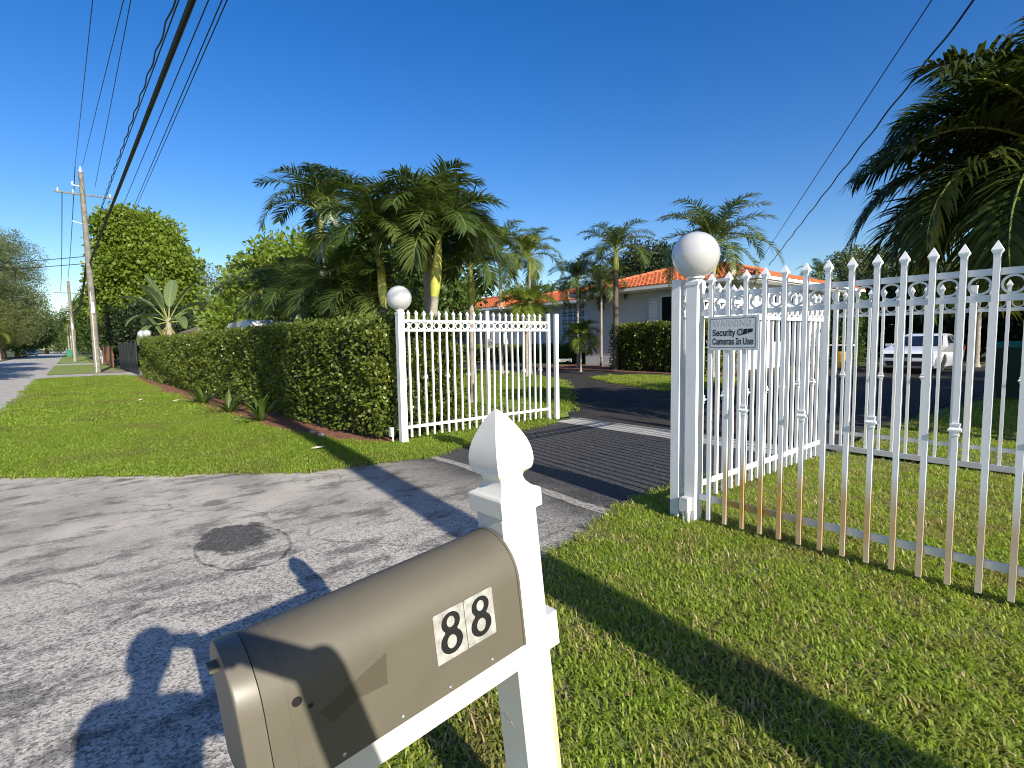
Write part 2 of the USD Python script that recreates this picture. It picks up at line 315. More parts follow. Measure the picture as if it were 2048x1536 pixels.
# ------------------------------------------------------------------ ground, street, drive
def sheet(name, pts, z, m, kind='structure'):
    pg = pts if isinstance(pts, Polygon) else Polygon(pts)
    t = MB().poly(pg, z).build(name, m); tag(prim(t), kind=kind); return t
def wavy(pts, amp, step, seed):
    """a closed outline with an irregular edge"""
    ring = LineString(list(pts)+[pts[0]]); n = max(8, int(ring.length/step)); out = []
    for i in range(n):
        p = ring.interpolate(i/n, normalized=True); a = meshkit.fbm(np.array([p.x*3.1, p.y*3.1, seed]), 3); b = meshkit.fbm(np.array([p.x*3.1, p.y*3.1, seed+9.]), 3)
        out.append((p.x+(a-.5)*amp*2, p.y+(b-.5)*amp*2))
    return Polygon(out).buffer(0)
g = MB().add([[-900, -900, -.03], [900, -900, -.03], [900, 900, -.03], [-900, 900, -.03]], [[0, 1, 2, 3]]).build('ground', mat('far_ground', (.075, .095, .030), 1, .4, .5)); tag(prim(g), kind='structure')
sheet('road', [(-400, -6.3), (60, -6.3), (60, -1.0), (-400, -1.0)], -.006, road_m)
apron_pts = [(-9.6, -1.15), (-7.98, -.69), (-6.95, .58), (-5.85, 2.06), (-5.57, 3.32), (-6.1, 4.9), (-6.45, 6.42), (-2.45, 6.42), (-2.75, 5.2), (-2.86, 4.37), (-2.78, 3.53), (-2.46, 2.32), (-2.0, 1.45), (-1.72, .8), (-1.6, .1), (-1.5, -.6), (-1.2, -1.15)]
sheet('driveway_apron', Polygon(apron_pts).buffer(.12), 0., asph)
street_edge = sheet('road_shoulder', [(-9.8, -1.2), (-1.0, -1.2), (6, -1.2), (6, -2.6), (-9.8, -2.6)], -.002, asph)
sheet('threshold_strip', [(-6.5, 6.42), (-2.3, 6.42), (-2.3, 7.02), (-6.5, 7.02)], .004, concrete)
tr = MB().bbox((-6.6, 6.86, .004), (2.4, 6.90, .022)).build('gate_track', steel); tag(prim(tr), 'thin steel track set in the concrete strip across the driveway', 'gate track')
drive_pts = [(-6.5, 7.02), (-2.4, 7.02), (-2.6, 9), (-2.5, 12), (-2.3, 16), (-2.2, 30), (-8.2, 30), (-8.4, 19.5), (-13, 18.6), (-19, 19.4), (-27, 19.4), (-34, 21), (-34, 16.0), (-24, 15.2), (-17.6, 14.4), (-13.5, 12.0), (-10.5, 9.0), (-8.6, 7.02)]
sheet('driveway', Polygon(drive_pts), -.004, asph_dark)
jt = MB().poly(wavy([(-5.6, 3.30), (-2.7, 3.24), (-2.7, 3.36), (-5.6, 3.42)], .035, .04, 3.), .004).build('joint_line', joint_m); tag(prim(jt), kind='structure')
verge_pts = [(-33.0, -1.15), (-10, -1.15), (-8.05, -.72), (-6.98, .55), (-5.88, 2.03), (-5.6, 3.3), (-6.15, 4.9), (-6.5, 6.45), (-6.62, 6.5), (-6.72, 3.3), (-7.6, 2.84), (-9.2, 2.52), (-15, 2.2), (-30.5, 2.0), (-33, 2.1)]
VERGE = wavy(verge_pts, .05, .12, 1.)
sheet('verge_lawn', VERGE, .012, soil_sun)
right_pts = [(-2.35, 6.4), (-2.72, 5.2), (-2.84, 4.37), (-2.76, 3.53), (-2.44, 2.32), (-1.98, 1.45), (-1.70, .8), (-1.58, .1), (-1.48, -.6), (-1.1, -1.1), (6, -1.15), (6, 6.95), (-2.35, 6.95)]
RIGHT = wavy(right_pts, .04, .1, 2.)
sheet('right_lawn', RIGHT, .012, soil)
INNER = wavy([(-2.3, 7.15), (6, 7.15), (6, 16), (-1.8, 16), (-2.2, 12), (-2.45, 9)], .06, .2, 4.)
sheet('inner_lawn', INNER, .012, soil)
ISLAND = wavy([(-6.85, 4.0), (-6.75, 7.0), (-7.75, 8.1), (-9.6, 10.0), (-12.7, 13.0), (-17.7, 15.2), (-24, 15.8), (-34, 16.3), (-34, 4.2), (-8, 4.2)], .06, .25, 5.)
sheet('island_lawn', ISLAND, .010, soil_sun)
STRIP = wavy([(-8.3, 12.3), (-9.6, 12.9), (-13.2, 15.0), (-13.1, 16.4), (-11.3, 17.4), (-8.6, 17.4), (-7.6, 14)], .06, .25, 6.)
sheet('strip_lawn', STRIP, .010, soil)
sheet('mulch_bed', wavy([(-6.62, 3.5), (-6.62, 3.0), (-7.6, 2.80), (-9.2, 2.48), (-15, 2.16), (-30.5, 1.96), (-30.5, 3.0), (-6.9, 3.6)], .05, .1, 7.), .018, mulch_m)
sheet('house_bed', wavy([(-10, 18.3), (-21, 18.5), (-21, 22.4), (-10, 22.4)], .1, .3, 8.), .010, mulch_m)
sheet('side_path', [(-37.5, -1.1), (-33.1, -1.1), (-32.4, 2.6), (-30.2, 2.6), (-30.2, 3.4), (-37.5, 3.4)], -.001, road_m)
sheet('far_verge', wavy([(-58, -1.1), (-37.6, -1.1), (-37.6, 2.2), (-58, 2.2)], .08, .3, 9.), .010, soil_sun)
sheet('neighbour_drive', [(-64, -1.1), (-58.2, -1.1), (-58.2, 2.6), (-64, 2.6)], -.001, concrete)
sheet('distant_verge', wavy([(-240, -1.1), (-64.2, -1.1), (-64.2, 1.8), (-240, 1.8)], .1, 1.5, 10.), .010, soil_sun)
sheet('dirt_patch', wavy([(-41, 1.4), (-37.7, 1.3), (-37.6, 2.4), (-41, 2.4)], .12, .2, 11.), .016, mat('bare_dirt', (.24, .20, .15), 1, .3, 6))

# grass
def tuft(r, n, rad, h0, h1, w):
    V, F = [], []
    for i in range(n):
        a = r.uniform(0, 2*PI); p = np.array([math.cos(a), math.sin(a), 0])*rad*math.sqrt(r.random()); d = r.uniform(0, 2*PI); dr = np.array([math.cos(d), math.sin(d), 0]); s = np.array([-dr[1], dr[0], 0])
        L, lean, ww = r.uniform(h0, h1), r.uniform(.45, 1.45), w*r.uniform(.7, 1.2); k = i*5
        m_ = p+dr*L*.5*math.sin(lean*.6)+[0, 0, L*.55*math.cos(lean*.6)]; t = p+dr*L*math.sin(lean)*.95+[0, 0, L*math.cos(lean)*.9]
        V += [p-s*ww/2, p+s*ww/2, m_+s*ww/2, m_-s*ww/2, t]; F += [[k, k+1, k+2], [k, k+2, k+3], [k+3, k+2, k+4]]
    return np.array(V), np.array(F)
def in_poly(pg, n, r, keep=None):
    x0, y0, x1, y1 = pg.bounds
    import shapely
    P = np.c_[r.uniform(x0, x1, n), r.uniform(y0, y1, n)]
    ok = shapely.contains_xy(pg, P[:, 0], P[:, 1])
    P = P[ok]
    return P[keep(P)] if keep is not None else P
def grass(name, label, pg, dens, protos, m, r, smin=.7, smax=1.3, keep=None, z=.008):
    x0, y0, x1, y1 = pg.bounds
    P = in_poly(pg, int(dens*(x1-x0)*(y1-y0)), r, keep)
    pat = meshkit.fbm(np.c_[P*.9, np.zeros(len(P))], 4, 5); sc = r.uniform(smin, smax, len(P))*(.75+.5*pat)
    ok = r.random(len(P)) < .35+1.3*pat; P, sc = P[ok], sc[ok]
    print(name, len(P))
    return scatter('/World', name, protos, m, np.c_[P, np.full(len(P), z)], rand_quats(len(P), r, .08), sc, label, 'grass')
r = np.random.default_rng(11)
near = [tuft(r, 24, .08, .020, .054, .0064) for _ in range(5)]
mid = [tuft(r, 44, .13, .022, .05, .0085) for _ in range(4)]
far = [tuft(r, 70, .26, .025, .06, .015) for _ in range(4)]
near_s = [tuft(r, 9, .07, .03, .07, .0055) for _ in range(4)]
fr = lambda P: (P[:, 0] < .25-.1*P[:, 1]+.25)
grass('lawn_grass', 'broad bladed green grass on the lawn beside the mailbox and under the right fence', RIGHT, 440, near, grass_m, r, keep=lambda P: fr(P) & (P[:, 1] < 4.4) & (np.hypot(P[:, 0], P[:, 1]) > .5))
grass('lawn_grass_back', 'green grass inside the right fence corner before the sliding gate', RIGHT, 300, near, grass_m, r, keep=lambda P: fr(P) & (P[:, 1] >= 4.4))
grass('dry_grass', 'straw coloured dead blades scattered through the right lawn', RIGHT, 75, near_s, straw, r, keep=lambda P: fr(P) & (P[:, 1] < 7))
grass('inner_grass', 'shaded green grass behind the sliding gate', INNER, 90, mid, grass_m, r, keep=fr)
grass('verge_grass', 'sunlit yellow green grass of the verge between hedge and street', VERGE, 300, mid, grass_sun, r, keep=lambda P: P[:, 0] > -12.5)
grass('verge_grass_far', 'sunlit grass at the far end of the verge by the street', VERGE, 60, far, grass_sun, r, keep=lambda P: P[:, 0] <= -12.5)
grass('island_grass', 'sunlit grass seen through the left fence panel', ISLAND, 45, far, grass_sun, r, keep=lambda P: (P[:, 0] > -26))
grass('strip_grass', 'strip of grass between the driveway and the house hedge', STRIP, 60, far, grass_m, r)

# ------------------------------------------------------------------ house
def tiles(mb, e0, e1, r0_, r1_, cw=.24, rl=.38):
    """barrel tiles on a roof plane: eave corners e0-e1, ridge corners r0_-r1_ (same order)"""
    e0, e1, r0_, r1_ = (np.asarray(p, float) for p in (e0, e1, r0_, r1_))
    al = unit(e1-e0); nrm = unit(np.cross(e1-e0, r0_-e0)); nrm *= np.sign(nrm[2]); upv = unit(np.cross(nrm, al)); upv *= np.sign(upv[2])
    Ls = max((r0_-e0)@upv, (r1_-e1)@upv); W_ = (e1-e0)@al
    a0, a1 = (r0_-e0)@al, (r1_-e0)@al
    rows = int(Ls/rl)+1; rr_ = np.random.default_rng(5)
    for j in range(rows):
        s0 = j*rl; s1 = min(s0+rl*1.06, Ls)
        if s0 >= Ls: break
        lo, hi = a0*s0/Ls, W_+(a1-W_)*s0/Ls
        for i in range(int(W_/cw)+1):
            c = (i+.5)*cw
            if c < lo-.02 or c > hi+.02: continue
            q = np.linspace(0, PI, 5); h0, h1 = .075+rr_.normal(0, .006), .055
            A = [e0+al*(c-math.cos(t)*cw*.5)+upv*s0+nrm*(math.sin(t)*h0+.02) for t in q]; B = [e0+al*(c-math.cos(t)*cw*.46)+upv*s1+nrm*(math.sin(t)*h1) for t in q]
            v = np.array(A+B); f = [[k, k+1, k+6, k+5] for k in range(4)]; mb.add(v, f)
            mb.add(np.array(A+[e0+al*c+upv*s0]), [[5, k+1, k] for k in range(4)])
def hip(name, parent, x0, x1, y0, y1, ze, slope, inset):
    """hip roof over the eave rectangle"""
    rz = ze+slope*inset
    a, b, c, d = (x0, y0, ze), (x1, y0, ze), (x1, y1, ze), (x0, y1, ze)
    ra, rb, rc, rd = (x0+inset, y0+inset, rz), (x1-inset, y0+inset, rz), (x1-inset, y1-inset, rz), (x0+inset, y1-inset, rz)
    base = MB(); base.add([a, b, c, d, ra, rb, rc, rd], [[0, 1, 5, 4], [1, 2, 6, 5], [2, 3, 7, 6], [3, 0, 4, 7], [4, 5, 6, 7]])
    base.bbox((x0+.03, y0+.03, ze-.22), (x1-.03, y1-.03, ze-.004))
    R_ = base.build('roof_deck', tile_m if False else stucco_trim, parent)
    t = MB(); tiles(t, a, b, ra, rb); tiles(t, b, c, rb, rc)
    tl = t.build('roof_tiles', tile_m, R_, kind='stuff')
    rg = MB()
    for p, q in ((ra, rb), (b, rb), (a, ra), (rb, rc)):
        p, q = np.array(p, float)+[0, 0, .06], np.array(q, float)+[0, 0, .06]; n = max(2, int(np.linalg.norm(q-p)/.4))
        for k in range(n):
            u, v = p+(q-p)*k/n, p+(q-p)*(k+1.08)/n; rg.tube([u, v], [.13, .105], 7)
    rg.build('ridge_tiles', tile_m, R_, kind='stuff')
    gut = MB().bbox((x0, y0-.07, ze-.16), (x1, y0, ze-.03)).bbox((x1, y0-.07, ze-.16), (x1+.07, y1, ze-.03)); gut.build('gutter', stucco_trim, R_)
    return R_
hs = thing('house', 'long white stucco house with orange barrel tile roof behind palms and driveway', 'house', (-20, 24, 0))
MB().bbox((-20.3, 22.5, -.05), (-11.1, 34, 3.85)).build('wall', stucco, hs)
MB().bbox((-31, 26, -.05), (-20.3, 36, 3.85)).build('wall', stucco, hs)
MB().bbox((-46, 25.2, -.05), (-31, 36, 3.8)).build('wall', stucco, hs)
hip('right', hs, -20.9, -10.2, 21.83, 34.7, 4.0, .302, 3.889)
hip('mid', hs, -31.6, -19.2, 25.1, 36.6, 3.99, .302, 3.3)
hip('left', hs, -47, -30.6, 24.5, 36.8, 3.98, .302, 3.6)
win = MB().bbox((-15.22, 22.42, 1.2), (-12.6, 22.5, 3.44)).build('window', glass_dark, hs)
fm = MB()
for x in (-15.26, -13.9, -12.6): fm.bbox((x-.05, 22.36, 1.15), (x+.05, 22.43, 3.5))
fm.bbox((-15.31, 22.35, 3.44), (-12.5, 22.43, 3.54)).bbox((-15.31, 22.35, 1.1), (-12.5, 22.43, 1.2)).build('frame', stucco_trim, win)
for xs in (-16.0,):
    sh = MB().bbox((xs, 22.42, 1.2), (xs+.62, 22.5, 3.44)).build('shutter', stucco_trim, hs)
    for k in range(26): MB().box((xs+.31, 22.405, 1.3+k*.08), (.5, .04, .05), [[1, 0, 0], [0, .87, -.5], [0, .5, .87]]).build('slat', stucco_trim, sh)
w2 = MB().bbox((-11.11, 25.2, 1.2), (-11.04, 27.4, 3.3)).build('window', glass_dark, hs)
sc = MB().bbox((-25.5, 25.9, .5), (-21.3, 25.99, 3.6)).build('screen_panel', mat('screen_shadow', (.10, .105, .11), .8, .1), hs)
for i in range(8):
    for k in range(6):
        c = np.array([-25.2+i*.52, 25.86, .80+k*.52]); b_ = MB()
        b_.bbox(c-[.25, .04, .25], c+[.25, .04, -.215]).bbox(c-[.25, .04, -.215], c+[.25, .04, .25]).bbox(c-[.25, .04, .215], c+[-.215, .04, .215]).bbox(c+[.215, -.04, -.215], c+[.25, .04, .215])
        for sgn in (-1, 1):
            for o in (-.13, .13):
                a_ = sgn*PI/4; b_.box(c+[o, .003*sgn, 0], (.40, .06, .045), [[math.cos(a_), 0, math.sin(a_)], [0, 1, 0], [-math.sin(a_), 0, math.cos(a_)]])
        b_.build('screen_block', stucco_trim, sc)
MB().tube([(-21.1, 25.85, 0), (-21.1, 25.85, 3.5), (-21.1, 25.3, 3.8)], .055, 8).build('downspout', stucco_trim, hs)
gd = MB().bbox((-38, 25.1, 0), (-32.5, 25.21, 2.4)).build('garage_door', mat('garage_grey', (.10, .105, .105), .7, .08), hs)
for k in range(4): MB().bbox((-37.9, 25.07, .06+k*.59), (-32.6, 25.1, .06+k*.59+.55)).build('door_panel', mat(f'garage_panel_{k}', (.12, .125, .125), .6, .06), gd)

# neighbour house far behind the hedge
nh = thing('neighbour_house', 'low house with brown shingle roof just above the far hedge', 'house', (-44, 8, 0))
MB().bbox((-48, 6.6, -.05), (-39, 14, 2.3)).build('wall', mat('red_brown_wall', (.12, .035, .03), .8, .1), nh)
MB().add([(-49, 5.8, 2.3), (-38, 5.8, 2.3), (-38, 14.8, 2.3), (-49, 14.8, 2.3), (-46, 9, 3.4), (-41, 9, 3.4), (-41, 11, 3.4), (-46, 11, 3.4)], [[0, 1, 5, 4], [1, 2, 6, 5], [2, 3, 7, 6], [3, 0, 4, 7], [4, 5, 6, 7], [0, 3, 2, 1]]).build('roof', roof_brown, nh)
MB().bbox((-46, 6.53, .9), (-44.4, 6.6, 1.9)).build('window', glass_dark, nh)

# ------------------------------------------------------------------ fences
def knuckle(mb, u, n, z, O, d, nn):
    c = np.array(O)+d*u+nn*n; R = np.c_[d, nn, [0, 0, 1]]
    mb.sq([(.0185, z-.034), (.0185, z-.026), (.014, z-.024), (.0185, z-.016), (.029, z-.006), (.029, z+.002), (.0195, z+.012), (.0195, z+.022), (.0215, z+.024), (.0215, z+.034)], (c[0], c[1], 0), R)
def panel(name, label, O, d, n, z0, m, skip=(), knock=2, front=-1, group=None, rails_from=0, rails_to=None, mr=None, n_lo=0, beam=False):
    """picket fence panel: O first picket, d along, front = side the pickets stand on"""
    d = np.array([d[0], d[1], 0.]); nn = np.array([-d[1], d[0], 0.])*(-front)   # nn points to the back (rail) side
    O = np.array([O[0], O[1], 0.]); t = thing(name, label, 'fence', O, group); sp = .1285; dz = z0-.05
    R = np.c_[d, nn, [0, 0, 1]]
    for i in range(n_lo, n):
        if i in skip: continue
        c = O+d*sp*i; b = MB()
        b.sq([(.0136, z0), (.0136, 1.80+dz), (.0155, 1.818+dz), (.0225, 1.832+dz), (.0225, 1.838+dz), (.0006, 1.885+dz)], (c[0], c[1], 0), R)
        p = b.build('picket', m, t)
        if i % 3 == knock:
            k = MB(); knuckle(k, sp*i, 0, .907+dz, O, d, nn); k.build('collar', m, p)
    u0, u1 = rails_from, rails_to if rails_to is not None else sp*n
    for zz, hh in ((1.73, .034), (1.5975, .034), (.205, .042)):
        b = MB(); c = O+d*(u0+u1)/2+nn*.0255; b.box((c[0], c[1], zz+dz), (u1-u0, .026, hh), R); b.build('rail', mr or m, t)
    for i in range(n_lo-1, n):
        u = sp*(i+.5); c = O+d*u+nn*.0255
        if u < u0+.03 or u > u1-.03: continue
        q = np.linspace(0, 2*PI, 21)[:-1]; ro, ri, w = .0492, .0385, .008
        rings = [[c+d*rr*math.cos(a)+np.array([0, 0, 1.6637+dz+rr*math.sin(a)])+nn*o for a in q] for rr, o in ((ro, -w), (ro, w), (ri, w), (ri, -w), (ro, -w))]
        MB().loft(rings, cap=False).build('ring', mr or m, t)
    return t
fa = panel('picket_fence', 'white picket fence panel with rust stained feet behind the right lawn', (-2.0255, 3.607), (1, 0), 17, .05, fence_rust, front=-1, rails_from=-.1, mr=rail_rust)
fb = panel('picket_fence', 'white picket fence panel running back from the right gate post along the driveway', (-2.335, 3.76), (0, 1), 22, .05, white, front=1, rails_from=-.1)
MB().post(-2.335, 6.62, 0, 1.88, .05).build('end_post', white, fb)
fl = panel('picket_fence', 'sunlit white picket fence panel between hedge and driveway entrance on the left', (-6.745, 3.727), (0, 1), 21, .05, white, skip=(11,), front=1, rails_from=-.1, rails_to=2.72)
MB().post(-6.74, 3.727+11*.1285, .02, 1.905, .052).build('middle_post', white, fl)
MB().post(-6.74, 6.49, 0, 1.885, .058).build('end_post', white, fl)
pl = MB().box((-6.709, 5.165, 1.385), (.006, .095, .15)).build('latch_plate', steel, fl)
q = np.linspace(0, 2*PI, 17)[:-1]
MB().loft([[(-6.705+o, 5.165+rr*math.cos(a), 1.385+rr*math.sin(a)) for a in q] for rr, o in ((.034, 0), (.034, .006), (.022, .006), (.022, 0), (.034, 0))], False).build('plate_ring', black, pl)
cp = thing('gate_catch_post', 'white post with steel gate catch bracket at the end of the left fence panel', 'post', (-6.72, 6.68, 0))
MB().post(-6.71, 6.66, 0, 1.885, .06, .003, .075).build('post', white, cp)
bk = MB().bbox((-6.70, 6.68, 1.03), (-6.60, 6.80, 1.085)).bbox((-6.655, 6.80, 1.045), (-6.635, 6.94, 1.08)).bbox((-6.66, 6.92, 1.02), (-6.60, 6.95, 1.085)); bk.build('bracket', steel, cp)
# sliding gate parked behind the right fence
fc = panel('sliding_gate', 'white picket sliding gate rolled open behind the right fence corner', (-2.51, 7.02), (1, 0), 22, .10, white, skip=(11,), front=-1, rails_from=.14, n_lo=2)
stage.GetPrimAtPath(fc.path).SetCustomDataByKey('category', 'gate')
MB().post(-2.345, 7.02, .06, 1.93, .05).build('end_frame', white, fc)
MB().post(-1.10, 7.02, .10, 1.90, .055).build('middle_post', white, fc)
MB().bbox((-2.4, 6.99, .045), (.6, 7.05, .105)).build('bottom_beam', mat('gate_beam', (.45, .46, .47), .5, .1), fc)
for x in (-2.2, .4):
    wv = MB(); q = np.linspace(0, 2*PI, 17)[:-1]; wv.loft([[(x+.045*math.cos(a), yy, .05+.045*math.sin(a)) for a in q] for yy in (6.865, 6.895)]); wv.build('track_wheel', steel, fc)

# gate posts with globe lamps
def globe_post(x, y, label, r=.172, gz_=2.035, group=None):
    t = thing('lamp_post', label, 'lamp post', (x, y, 0), group)
    MB().post(x, y, -.02, 1.815, .0985, .006).build('post', white, t)
    MB().sq([(.053, 1.812), (.053, 1.838), (.028, 1.868), (.010, 1.872)], (x, y, 0)).build('post_cap', white, t)
    MB().lathe([(.062, 1.862), (.066, 1.872), (.066, 1.885), (.058, 1.888)], (x, y, 0), 28).build('globe_holder', white, t, smooth=40)
    s = trimesh.creation.icosphere(4, r); v = np.array(s.vertices); cut = -r*.935; v[:, 2] = np.maximum(v[:, 2], cut)
    MB().add(v+[x, y, gz_], s.faces).build('globe', globe_m, t, smooth=True)
    return t
gpr = globe_post(-2.168, 3.625, 'white square gate post with large opal globe lamp right of the driveway')
gpl = globe_post(-6.625, 3.53, 'white square gate post with opal globe lamp at the near end of the long hedge')
globe_post(-29.3, 2.72, 'globe lamp post at the far hedge end, right one of two', group='far globe lamps')
globe_post(-30.35, 2.62, 'globe lamp post at the far hedge end, left one of two', group='far globe lamps')
sp_ = MB().post(-2.302, 3.60, 0, 1.864, .076, .003, .05).build('end_post', white, fb)
jb = thing('junction_box', 'small grey electrical box with two conduits at the foot of the right gate post', 'junction box', (-2.15, 3.54, 0))
b_ = MB().bbox((-2.205, 3.505, .10), (-2.145, 3.573, .205)).build('box', grey_box, jb)
MB().bbox((-2.209, 3.500, .098), (-2.141, 3.505, .207)).build('cover', grey_box, b_)
for xx, zz in ((-2.2, .11), (-2.15, .11), (-2.2, .195), (-2.15, .195)): MB().loft([[(xx+.004*math.cos(a), yy, zz+.004*math.sin(a)) for a in np.arange(8)*PI/4] for yy in (3.500, 3.4975)]).build('screw', steel, b_)
for xx in (-2.19, -2.155): MB().tube([(xx, 3.538, .10), (xx, 3.538, -.02)], .0135, 10).tube([(xx, 3.538, .10), (xx, 3.538, .075)], .0175, 10).build('conduit', grey_box, jb)
lb = thing('outlet_box', 'little white outlet box on a stake at the foot of the left gate post', 'outlet box', (-6.74, 3.40, 0))
MB().post(-6.74, 3.42, 0, .1, .02).build('stake', white, lb); MB().post(-6.74, 3.40, .10, .23, .075, .008, .05).build('box', grey_box, lb)

# security sign wired to the fence
sg = thing('security_sign', 'weathered Security Cameras In Use sign fixed to the right picket fence', 'sign', (-1.855, 3.58, 1.45))
sx0, sx1, sz0, sz1, sy = -2.040, -1.668, 1.330, 1.572, 3.588
MB().bbox((sx0, sy, sz0), (sx1, sy+.003, sz1)).build('plate', sign_face, sg)
bd = MB()
for (a, b, c, d) in ((sx0+.018, sx1-.018, sz0+.018, sz0+.0205), (sx0+.018, sx1-.018, sz1-.0205, sz1-.018), (sx0+.018, sx0+.0205, sz0+.0205, sz1-.0205), (sx1-.0205, sx1-.018, sz0+.0205, sz1-.0205)): bd.bbox((a, sy-.0008, c), (b, sy-.0001, d))
bd.build('border', black, sg)
def text_at(s, x, y, z, hgt, sx, m, name, parent, bold=True, depth=.0007):
    t = meshkit.text_mesh(s, hgt, depth, bold); v = np.array(t.vertices); w = (v[:, 0].max()-v[:, 0].min()); v[:, 0] -= v[:, 0].min(); v[:, 0] *= sx/w
    MB().add(np.c_[x+v[:, 0], y-v[:, 2], z+v[:, 1]], t.faces).build(name, m, parent)
text_at('Security', sx0+.038, sy-.0001, sz0+.102, .044, .170, black, 'lettering', sg)
text_at('Cameras In Use', sx0+.038, sy-.0001, sz0+.040, .044, .298, black, 'lettering', sg)
text_at('WARNING', sx0+.045, sy-.0001, sz0+.172, .040, .280, sign_faint, 'faded_lettering', sg)
ic = MB(); cx, cz = sx0+.240, sz0+.125
q = np.linspace(0, 2*PI, 25)[:-1]
def ring2(mb, cx, cz, ro, ri, y, tilt=0):
    mb.loft([[(cx+rr*math.cos(a)*.82, y+o, cz+rr*math.sin(a)) for a in q] for rr, o in ((ro, -.0008), (ri, -.0008), (ri, 0), (ro, 0), (ro, -.0008))], False)
ring2(ic, cx, cz, .023, .018, sy-.0001); ring2(ic, cx+.012, cz+.002, .023, .0195, sy-.0001)
def flat(mb, pts, y):
    pg = Polygon(pts); v, f = trimesh.creation.triangulate_polygon(pg, engine='earcut'); n = len(v)
    mb.add(np.c_[v[:, 0], np.full(n, y-.0008), v[:, 1]], f)
flat(ic, [(cx+.02, cz-.018), (cx+.028, cz+.020), (cx+.055, cz+.024), (cx+.05, cz-.012)], sy-.0001)
flat(ic, [(cx+.058, cz+.022), (cx+.092, cz+.024), (cx+.092, cz+.002), (cx+.054, cz-.010)], sy-.0001)
ic.build('camera_symbol', black, sg)
for xx in (sx0+.008, sx1-.03, sx0+.28):
    for zz in (sz0+.008, sz1-.008): MB().loft([[(xx+.0045*math.cos(a), yy, zz+.0045*math.sin(a)) for a in np.arange(8)*PI/4] for yy in (sy-.003, sy)]).build('screw', steel, sg)

# ------------------------------------------------------------------ mailbox
ya, ta, tb = .00803, .0982, -.01494
Rz = np.array([[math.cos(ya), -math.sin(ya), 0], [math.sin(ya), math.cos(ya), 0], [0, 0, 1]])
Rx = np.array([[1, 0, 0], [0, math.cos(ta), -math.sin(ta)], [0, math.sin(ta), math.cos(ta)]]); Ry = np.array([[math.cos(tb), 0, math.sin(tb)], [0, 1, 0], [-math.sin(tb), 0, math.cos(tb)]])
RM, OM = Rz@Rx@Ry, np.array([-.9534, .8851, 0])
mbx = thing('mailbox', 'taupe metal mailbox numbered 88 on a leaning white vinyl post', 'mailbox', OM)
S_ = .108
def mpart(b, name, m, parent=mbx, smooth=False, label=None): return b.xf(RM, OM).build(name, m, parent, smooth, label)
mpart(MB().post(0, 0, -.15, 1.055, S_, .007), 'post', vinyl2, smooth=25)
h = S_/2
cap = mpart(MB().sq([(h+.001, 1.022), (h+.0075, 1.024), (h+.0085, 1.027), (h+.0085, 1.066), (h+.006, 1.070), (h-.004, 1.074)], (0, 0, 0)), 'post_cap', vinyl)
prof = [(h-.003, 1.073), (.0435, 1.080), (.0375, 1.088), (.0345, 1.097), (.0345, 1.104), (.0375, 1.110), (.0435, 1.1135), (.0495, 1.118), (.0530, 1.126), (.0552, 1.140), (.0550, 1.155), (.0525, 1.172), (.0475, 1.190), (.040, 1.208), (.031, 1.226), (.020, 1.245), (.010, 1.258), (.002, 1.2664)]
mpart(MB().sq(prof, (0, 0, 0)), 'finial', vinyl, cap, smooth=35)
mpart(MB().loft([np.array([(x, y, z) for x, z in ((-.046, .640), (.046, .640), (.049, .643), (.049, .733), (-.049, .733), (-.049, .643))]) for y in (-.60, -h)]), 'support_arm', vinyl2)
mpart(MB().loft([np.array([(x, y, z) for x, z in ((-.046, .640), (.046, .640), (.049, .643), (.049, .733), (-.049, .733), (-.049, .643))]) for y in (h, .087)]), 'arm_stub', vinyl2)
bw, zb, H, L, yb = .1882, .7347, .2527, .5433, -h-.004
def section(k=0., zl=0., n=22):
    a = np.linspace(0, PI, n); rr = bw/2+k
    return [(rr, zb+zl)]+[(rr, zb+zl+(H-bw/2-zl)*t) for t in (.33, .66)]+[(rr*math.cos(x), zb+H-bw/2+rr*math.sin(x)) for x in a]+[(-rr, zb+zl+(H-bw/2-zl)*t) for t in (.66, .33)]+[(-rr, zb+zl)]
def shell(mb, y0, y1, k0=0., k1=0., cap=True): return mb.loft([np.array([(x, y0, z) for x, z in section(k0)]), np.array([(x, y1, z) for x, z in section(k1)])], cap)
body = mpart(shell(MB(), yb-L, yb-.006), 'box_body', taupe, smooth=35)
mpart(shell(MB(), yb-.006, yb, .0022, .0022), 'rear_rim', taupe, body, smooth=35)
mpart(shell(MB(), yb-.507, yb-.5025, .0009, .0009), 'pressed_bead', taupe, body, smooth=35)
door = MB(); rings = []
for y, k in ((yb-L-.002, .0035), (yb-L-.034, .0035), (yb-L-.0375, .0015), (yb-L-.039, -.003)): rings.append(np.array([(x, y, z) for x, z in section(k)]))
door.loft(rings); dr = mpart(door, 'door', mat('door_enamel', (.13, .118, .092), .4, .1, 10), smooth=35)
hd = MB().box((0, yb-L-.046, zb+H-.03), (.03, .016, .006)); mpart(hd, 'door_pull', taupe, dr)
